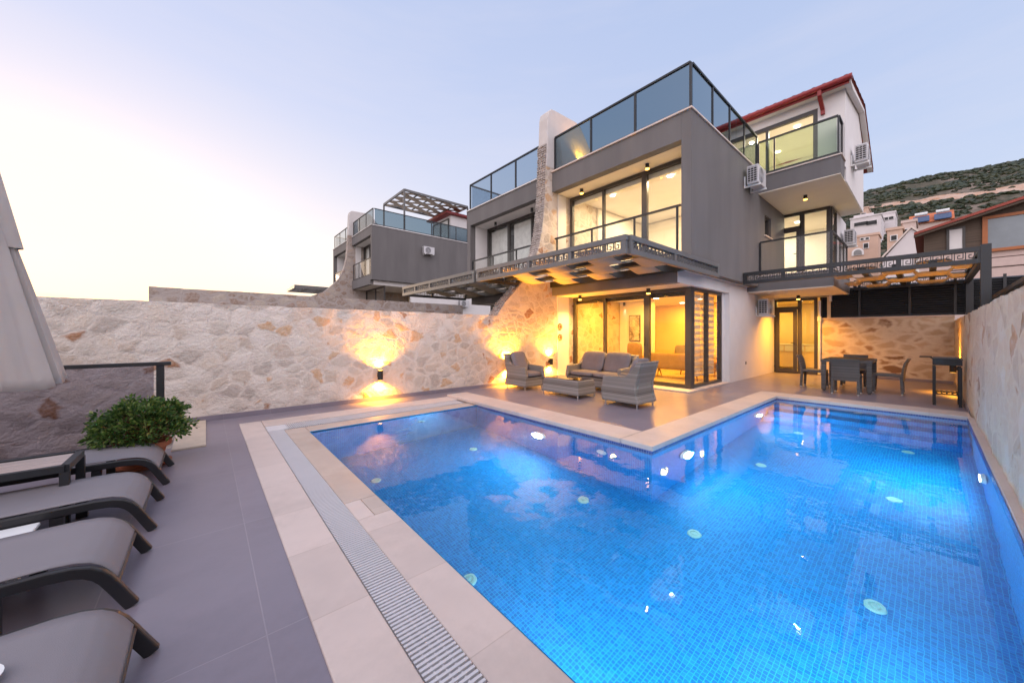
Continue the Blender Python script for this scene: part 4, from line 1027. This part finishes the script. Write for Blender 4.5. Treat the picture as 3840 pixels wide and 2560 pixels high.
t = thing('flower_vase', 'small vase with white flowers on the living room coffee table', 'vase', (11.5,4.35,.47))
q = MB(); q.lathe([(0,0),(.05,0),(.07,.06),(.04,.12),(.05,.14),(0,.13)], (0,0,0), 20); q.build('vase', M['white_plastic'], t, smooth=40, local=True)
q = MB(); random.seed(3)
for i in range(40):
    p = Vector((random.gauss(0,.06),random.gauss(0,.06),.19+random.gauss(0,.03)))
    q.lathe([(0,-.018),(.018,0),(0,.018)], p, 6)
q.build('flowers', M['inner_white'], t, local=True)
for i, (x, y, m, lb) in enumerate(((12.80,5.75,M['cushion'],'grey throw cushion at the left end of the long indoor sofa'),(12.80,4.45,M['umbrella'],'pale throw cushion at the right end of the long indoor sofa'))):
    t = thing('throw_cushion', lb, 'cushion', (x,y,.47))
    q = MB(); q.cushion(-.06,.06,-.22,.22,0,.42); q.v = [(x_+z_*.25, y_, z_) for x_, y_, z_ in q.v]; q.build('pillow', m, t, smooth=60, local=True)
t = thing('picture', 'narrow framed grey abstract picture on the white living room wall', 'picture', (10.895,6.40,1.05))
q = MB(); q.box(-.03,-.004,-.20,.20,0,.86); q.build('frame', M['black'], t, local=True)
m, g, bb_ = mat('grey abstract print'); p = pos(g); n = g.noise(p, 5, 8, .7); g.link(g.ramp(n.outputs[0], [(.35,(.06,.06,.07)),(.5,(.45,.42,.38)),(.62,(.7,.66,.6)),(.7,(.2,.2,.22))]), bb_.inputs['Base Color'])
q = MB(); q.box(-.034,-.031,-.18,.18,.02,.84); q.build('print', m, t, local=True)
t = thing('kitchen_cabinet', 'pale kitchen cupboard with white counter seen through the terrace door', 'cabinet', (16.6,3.2,.02))
q = MB(); q.box(-.3,.3,-1.0,1.2,.08,.86); q.build('carcass', M['inner_warm'], t, local=True)
q = MB(); q.box(-.33,.3,-1.0,1.2,.862,.9); q.build('counter', M['white_plastic'], t, local=True)
for y in (-.6,0,.6): q = MB(); q.box(-.325,-.302,y-.28,y+.28,.64,.84); q.bar((-.335,y-.08,.74),(-.335,y+.08,.74),.015); q.build('drawer', M['white_plastic'], t, local=True)

# ================================================================ hillside and its houses
def hz(d, s):
    """hill height at depth d along +X and side s = Y"""
    dd = min(d, 430)
    base = .285*dd*(1-math.exp(-max(0,dd-45)/75))-.05*max(0,d-430)
    return base+.04*s*min(1,d/300)+5*noise.noise((d*.018,s*.018,1))*min(1,d/150)+1.6*noise.noise((d*.07,s*.07,4))
q = MB()
def hfn(u, v):
    d = 62+540*u; s = -330+560*v; z = hz(d, s)
    return (d, s, max(-2.5, z) if d > 64 else -2.5)
q.grid(hfn, 150, 150)
m, g, b_ = mat('hillside'); p = pos(g); sp = g.new('ShaderNodeSeparateXYZ'); g.link(p, sp.inputs[0])
n1 = g.noise(p, .05, 6, .65); n2 = g.noise(p, .35, 5, .7); n3 = g.noise(p, .018, 4, .6)
veg = g.mix(g.ramp(n2.outputs[0], [(.38,0),(.6,1)]), (.045,.048,.028), (.11,.09,.06))
veg = g.mix(g.ramp(n1.outputs[0], [(.56,0),(.66,1)]), veg, (.22,.175,.14))
dd = g.math('ADD', sp.outputs['X'], g.math('MULTIPLY', n3.outputs[0], 34))
band = g.math('MULTIPLY', g.math('GREATER_THAN', dd, 206), g.math('LESS_THAN', g.math('ADD', dd, g.math('MULTIPLY', n1.outputs[0], 26)), 246))
rockc = g.mix(g.ramp(n2.outputs[0], [(.35,0),(.62,1)]), (.46,.23,.12), (.56,.44,.36))
g.link(g.mix(band, veg, rockc), b_.inputs['Base Color']); setp(b_, Roughness=.95)
g.link(g.bump(n2.outputs[0], .8, 1.2), b_.inputs['Normal'])
struct('hill', q, m, 'steep scrubby hillside with an orange quarry cut behind the houses', 'hill', smooth=80)
q = MB(); random.seed(8); cnt = 0
ico = bmesh.new(); bmesh.ops.create_icosphere(ico, subdivisions=1, radius=1); iv = [v.co.copy() for v in ico.verts]; iff = [tuple(v.index for v in f.verts) for f in ico.faces]; ico.free()
while cnt < 16000:
    d = random.uniform(72, 590); s = random.uniform(-.62*d, .22*d)
    k = d+17
    if 206 < k < 238 and random.random() < .95: continue
    if noise.noise((d*.03,s*.03,9)) < -.25: continue
    r = random.uniform(.35,1.0)*(.6+d/240); z = hz(d, s)
    for _ in range(1):
        c = Vector((d, s, z+r*.15)); rr = r
        q.add([c+Vector((v.x*rr*random.uniform(.7,1.25), v.y*rr*random.uniform(.7,1.25), v.z*rr*.62*random.uniform(.6,1.2))) for v in iv], iff)
    cnt += 1
o = q.build('scrub', M['shrub']); tag(o, 'dark green scrub covering the hillside', 'scrub', kind='stuff')
def hill_house(label, X, y0, y1, z0, z1, m, depth=8, wins=(), roof=None, arch=None, step=None, name='house'):
    t = thing(name, label, 'house', (X,(y0+y1)/2,z0)); zb = z0-8
    bxs('wall', m, t, [(X,X+depth,y0,y1,zb,z1)])
    dk = M['frame']
    for (u, v, w, h) in wins:
        yc = y1+(y0-y1)*u; zc = z0+(z1-z0)*v
        f = bxs('window', M['white_render'], t, [(X-.12,X-.01,yc-w/2-.1,yc+w/2+.1,zc-h/2-.1,zc+h/2+.1)]); bxs('pane', M['black'], f, [(X-.16,X-.125,yc-w/2,yc+w/2,zc-h/2,zc+h/2)])
    if arch:
        u, v, r = arch; yc = y1+(y0-y1)*u; zc = z0+(z1-z0)*v
        a = [(yc+r*math.cos(k*math.pi/12), zc+r*math.sin(k*math.pi/12)) for k in range(13)]+[(yc-r,zc-r*.6),(yc+r,zc-r*.6)]
        q = MB(); q.prism(a, X-.2, X-.02, 'x'); q.build('arch_window', M['white_render'], t)
        a = [(yc+(r-.25)*math.cos(k*math.pi/12), zc+(r-.25)*math.sin(k*math.pi/12)) for k in range(13)]+[(yc-r+.25,zc-r*.5),(yc+r-.25,zc-r*.5)]
        q = MB(); q.prism(a, X-.24, X-.205, 'x'); q.build('pane', M['dead_lamp'], t)
    if step: bxs('upper_storey', m, t, [(X+step[0],X+depth,y0+(y1-y0)*step[1],y0+(y1-y0)*step[2],z1+.001,z1+step[3])])
    if roof == 'gable':
        yc = (y0+y1)/2; h = (y1-y0)*.22
        q = MB(); q.prism([(y0-.3,z1),(y1+.3,z1),(yc,z1+h)], X+.01, X+depth, 'x'); q.build('gable', m, t)
        q = MB(); q.prism([(y0-.6,z1-.12),(yc,z1+h),(y1+.6,z1-.12),(y1+.6,z1+.12),(yc,z1+h+.28),(y0-.6,z1+.12)], X-.4, X+depth+.3, 'x'); q.build('roof', M['roof_tile'], t)
    if roof == 'flat': bxs('parapet', m, t, [(X-.15,X+depth+.15,y0-.15,y1+.15,z1+.002,z1+.35)])
    return t
PEACH = plain('peach render', (.60,.42,.33), .8, var=.08, nscale=.5); WH = plain('white house render', (.66,.62,.63), .8, var=.06, nscale=.5); PINK = plain('pinkish render', (.58,.47,.43), .8, var=.06, nscale=.5)
def K(X, *a): k = X/25; return [round(1.3+(v-1.3)*k,2) if i > 1 else round(v*k,2) for i, v in enumerate(a)]
y1, y0, z1, z0 = K(150, 2.25,1.97,7.56,7.0); hill_house('small pink block house high on the slope beside the white gable wall', 150, y0, y1, z0, z1, PEACH, 8, [(.4,.45,1.0,.8)], 'flat')
y1, y0, z1, z0 = K(125, 2.62,1.52,7.10,6.45); hill_house('white villa with a curved parapet below the quarry cut', 125, y0, y1, z0, z1, WH, 9, [(.35,.55,2.4,.9),(.7,.5,1.8,1.0)], 'flat', step=(.5,.25,.9,1.0))
y1, y0, z1, z0 = K(135, 1.50,1.05,7.10,6.6); hill_house('white house cluster right of the curved villa', 135, y0, y1, z0, z1, WH, 9, [(.3,.5,.8,.7),(.7,.5,.8,.7)], 'flat', step=(2,.3,.7,.9))
y1, y0, z1, z0 = K(80, 2.75,1.62,6.15,4.9); hill_house('peach stone house with an arched window and small square windows', 80, y0, y1, z0, z1, PEACH, 4, [(.62,.62,.5,.7),(.5,.9,.35,.3),(.66,.9,.35,.3),(.22,.9,.35,.3)], 'flat', arch=(.36,.38,.72))
y1, y0, z1, z0 = K(70, 1.32,.82,6.25,4.9); hill_house('plain peach tower block behind the white gabled house', 70, y0, y1, z0, z1, PEACH, 5, [(.45,.72,.5,.6)], 'flat')
y1, y0, z1, z0 = K(72, .82,.40,6.50,5.0); hill_house('peach house wing with a darker recess next to the tower block', 72, y0, y1, z0, z1, PINK, 5, [(.35,.7,.9,.8)], 'flat')
# white gabled house with a terrace shelter
t = thing('house', 'white house with a long sloping gable and small balcony behind the pergola', 'house', (48,1.2,10)); X = 48
y1, y0, z1, z0 = K(X, 1.47,.02,6.22,4.3)
q = MB(); q.prism([(y1,z0-6),(y1,8.2),(.36*y1+.64*y0,10.7),(y0-.2,9.2),(y0-.2,z0-6)], X, X+7, 'x'); q.build('wall', WH, t)
q = MB(); q.prism([(y1+.2,8.1),(.36*y1+.64*y0,10.75),(y0-.3,9.2),(y0-.3,9.36),(.36*y1+.64*y0,10.95),(y1+.2,8.3)], X-.15, X+7, 'x'); q.build('roof', M['travertine'], t)
f = bxs('window', M['wood'], t, [(X-.25,X-.02,.78,.84,6.4,8.1),(X-.25,X-.02,.02,.08,6.4,8.8),(X-.25,X-.02,.08,.78,7.98,8.1),(X-.25,X-.02,-.9,.02,8.5,8.8)]); bxs('pane', M['inner_white'], f, [(X-.1,X-.03,.08,.78,6.4,7.95)])
# solar panels and a red roof above it
t = thing('house', 'orange roofed house with blue solar panels on the slope', 'house', (95,.4,18)); X = 95
y1, y0, z1, z0 = K(X, .52,-.62,6.35,5.2); bxs('wall', PINK, t, [(X,X+6,y0,y1,z0-6,z1)])
q = MB(); q.prism([(X-.5,z1),(X+6.5,z1),(X+3,z1+2.2)], y0-.4, y1+.4, 'y'); q.build('roof', plain('orange tile', (.55,.16,.06), .7, var=.2, nscale=1), t)
for k, yy in enumerate((y1-1.0,y0+.9)):
    q = MB(); yy += .0; q.add([(X-.7,yy-1.0,z1+.25),(X-.7,yy+.9,z1+.25),(X+1.0,yy+.9,z1+1.5),(X+1.0,yy-1.0,z1+1.5),(X-.6,yy-1.0,z1+.1),(X-.6,yy+.9,z1+.1),(X+1.1,yy+.9,z1+1.35),(X+1.1,yy-1.0,z1+1.35)], [(0,1,2,3),(4,7,6,5),(0,4,5,1),(1,5,6,2),(2,6,7,3),(3,7,4,0)]); q.build('solar_panel', plain('solar panel', (.06,.09,.17), .25, var=.1), t)
    q = MB(); q.cyl((X+1.2,yy-.8,z1+1.9),(X+1.2,yy+.7,z1+1.9),.3,.3,14); q.build('water_tank', M['white_plastic'], t, smooth=40)
# brown timber house
t = thing('timber_house', 'brown timber clad house with a red roof edge and a big orange framed window', 'house', (25,-2,3)); X = 25
TW = plain('dark weatherboard', (.105,.075,.055), .75, var=.35, nscale=2.2, stretch=(1,.25,9), bump=.5, bscale=20)
def slope(y): return 5.86+(.37-y)*.287
q = MB(); q.prism([(.16,4.85),(.16,slope(.16)-.05),(-6.2,slope(-6.2)-.05),(-6.2,4.85)], X, X+7, 'x'); q.build('wall', TW, t)
q = MB(); q.prism([(.45,slope(.45)-.06),(-6.4,slope(-6.4)-.06),(-6.4,slope(-6.4)+.05),(.45,slope(.45)+.05)], X-.55, X+7.4, 'x'); q.build('roof', M['roof_tile'], t)
q = MB(); q.prism([(.46,slope(.46)-.16),(-6.4,slope(-6.4)-.16),(-6.4,slope(-6.4)-.07),(.46,slope(.46)-.07)], X-.5, X-.3, 'x'); q.build('bargeboard', TW, t)
bxs('lower_wall', plain('pink grooved render', (.60,.47,.43), .8, var=.05), t, [(X+.02,X+7,-6.2,.3,-1,4.05),(X-.02,X+7,-6.2,.3,4.09,4.45),(X+.02,X+7,-6.2,.3,4.49,4.848)])
f = bxs('window', M['frame'], t, [(X-.06,X-.002,-1.02,-.94,4.93,5.95),(X-.06,X-.002,-.58,-.50,4.93,5.95),(X-.06,X-.002,-.94,-.58,5.87,5.95),(X-.06,X-.002,-.94,-.58,4.93,5.0)]); bxs('pane', M['white_render'], f, [(X-.04,X-.01,-.938,-.582,5.0,5.868)])
OR = plain('orange timber frame', (.40,.13,.04), .5, var=.1)
f = bxs('window', OR, t, [(X-.10,X-.002,-1.60,-1.46,4.72,6.22),(X-.10,X-.002,-4.4,-1.60,4.72,4.84),(X-.10,X-.002,-4.4,-1.60,6.10,6.22),(X-.10,X-.002,-4.4,-4.26,4.85,6.09)]); bxs('pane', plain('reflecting window', (.22,.26,.29), .04, var=.2, nscale=.8, bump=0), f, [(X-.05,X-.01,-4.26,-1.6,4.84,6.1)])

# ================================================================ sky, sun, camera
SUN_AZ = math.atan2(.9788,-.2047)       # the afterglow lies beyond the left end of the wall
sd = Vector((math.cos(SUN_AZ), math.sin(SUN_AZ), math.tan(R(3)))).normalized()
w = bpy.data.worlds.new('World'); scene.world = w; w.use_nodes = True
g = NT(w); bg = g.n['Background']
sky = g.new('ShaderNodeTexSky', sky_type='NISHITA'); sky.sun_disc = False; sky.sun_elevation = R(2.5); sky.sun_rotation = math.pi/2-SUN_AZ; sky.altitude = 100; sky.dust_density = 1.5
tc = g.new('ShaderNodeTexCoord'); nrm = g.new('ShaderNodeVectorMath', operation='NORMALIZE'); g.link(tc.outputs['Generated'], nrm.inputs[0])
sp = g.new('ShaderNodeSeparateXYZ'); g.link(nrm.outputs[0], sp.inputs[0])
dt = g.new('ShaderNodeVectorMath', operation='DOT_PRODUCT'); g.link(nrm.outputs[0], dt.inputs[0]); dt.inputs[1].default_value = sd
el = g.math('MAXIMUM', sp.outputs['Z'], 0)
away = g.ramp(el, [(0,(.63,.70,.91)),(.18,(.59,.675,.91)),(.45,(.545,.635,.90)),(.8,(.46,.57,.87)),(1,(.42,.53,.84))])
glow = g.ramp(el, [(0,(.99,.85,.60)),(.05,(1.0,.90,.76)),(.13,(.98,.885,.85)),(.28,(.84,.785,.885)),(.5,(.62,.665,.905)),(1,(.44,.55,.86))])
k = g.ramp(dt.outputs['Value'], [(.05,0),(.62,.55),(.96,1)], 'EASE')
grad = g.mix(k, away, glow)
mixn = g.mix(.10, grad, sky.outputs[0])
# extra-bright sky added behind the viewer and overhead as fill for the facades
rear_fill = g.new('ShaderNodeVectorMath', operation='DOT_PRODUCT'); g.link(nrm.outputs[0], rear_fill.inputs[0]); rear_fill.inputs[1].default_value = (-.62,-.66,.42)
mixn = g.mix(g.ramp(rear_fill.outputs['Value'], [(.20,0),(.75,1)], 'EASE'), mixn, (2.2,1.98,2.08))
cl = g.new('ShaderNodeMapping'); cl.inputs['Scale'].default_value = (1,1,7); g.link(nrm.outputs[0], cl.inputs['Vector'])
cn = g.noise(cl.outputs[0], 2.2, 6, .6)
mixn = g.mix(g.math('MULTIPLY', g.ramp(cn.outputs[0], [(.42,0),(.75,1)]), .16), mixn, (.90,.84,.90))
cn2 = g.noise(cl.outputs[0], 9, 5, .6)      # a few low cloud scraps over the horizon
lowc = g.math('MULTIPLY', g.ramp(el, [(.012,0),(.03,1),(.05,1),(.075,0)]), g.ramp(cn2.outputs[0], [(.56,0),(.66,.75)]))
mixn = g.mix(lowc, mixn, (.62,.50,.48))
below = g.math('LESS_THAN', sp.outputs['Z'], -.002)
# brightness gain right round the place where the sun went down
hot = g.math('MULTIPLY', g.ramp(dt.outputs['Value'], [(.93,0),(1,1)], 'EASE'), .5)
fin_c = g.mix(hot, mixn, (1.18,1.04,.84))
fin_c = g.mix(below, fin_c, (.25,.24,.27))
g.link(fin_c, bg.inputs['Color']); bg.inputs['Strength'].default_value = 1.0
sl = bpy.data.lights.new('sun', 'SUN'); sl.energy = .5; sl.angle = R(12); sl.color = (1,.72,.48)
so = bpy.data.objects.new('sun', sl); COL.objects.link(so); so.rotation_euler = (-sd).to_track_quat('-Z','Y').to_euler()
cam = bpy.data.cameras.new('camera'); co = bpy.data.objects.new('camera', cam); COL.objects.link(co)
co.location = (0,0,1.3); co.rotation_euler = (R(90),0,R(49.42-90)); cam.sensor_width = 36; cam.lens = 820.7/2352*36; cam.shift_y = -18/2352; cam.clip_start = .05; cam.clip_end = 4000
scene.camera = co
vs = scene.view_settings; vs.view_transform = 'Standard'; vs.look = 'None'; vs.exposure = 0; vs.gamma = 1; vs.use_curve_mapping = False
scene.render.engine = 'CYCLES'
c = scene.cycles
c.use_denoising = True
try: c.denoiser = 'OPENIMAGEDENOISE'
except Exception: pass
c.max_bounces = 10; c.diffuse_bounces = 4; c.glossy_bounces = 4; c.transmission_bounces = 6; c.transparent_max_bounces = 24
c.sample_clamp_indirect = 6; c.sample_clamp_direct = 0; c.caustics_refractive = True; c.caustics_reflective = False; c.blur_glossy = .5
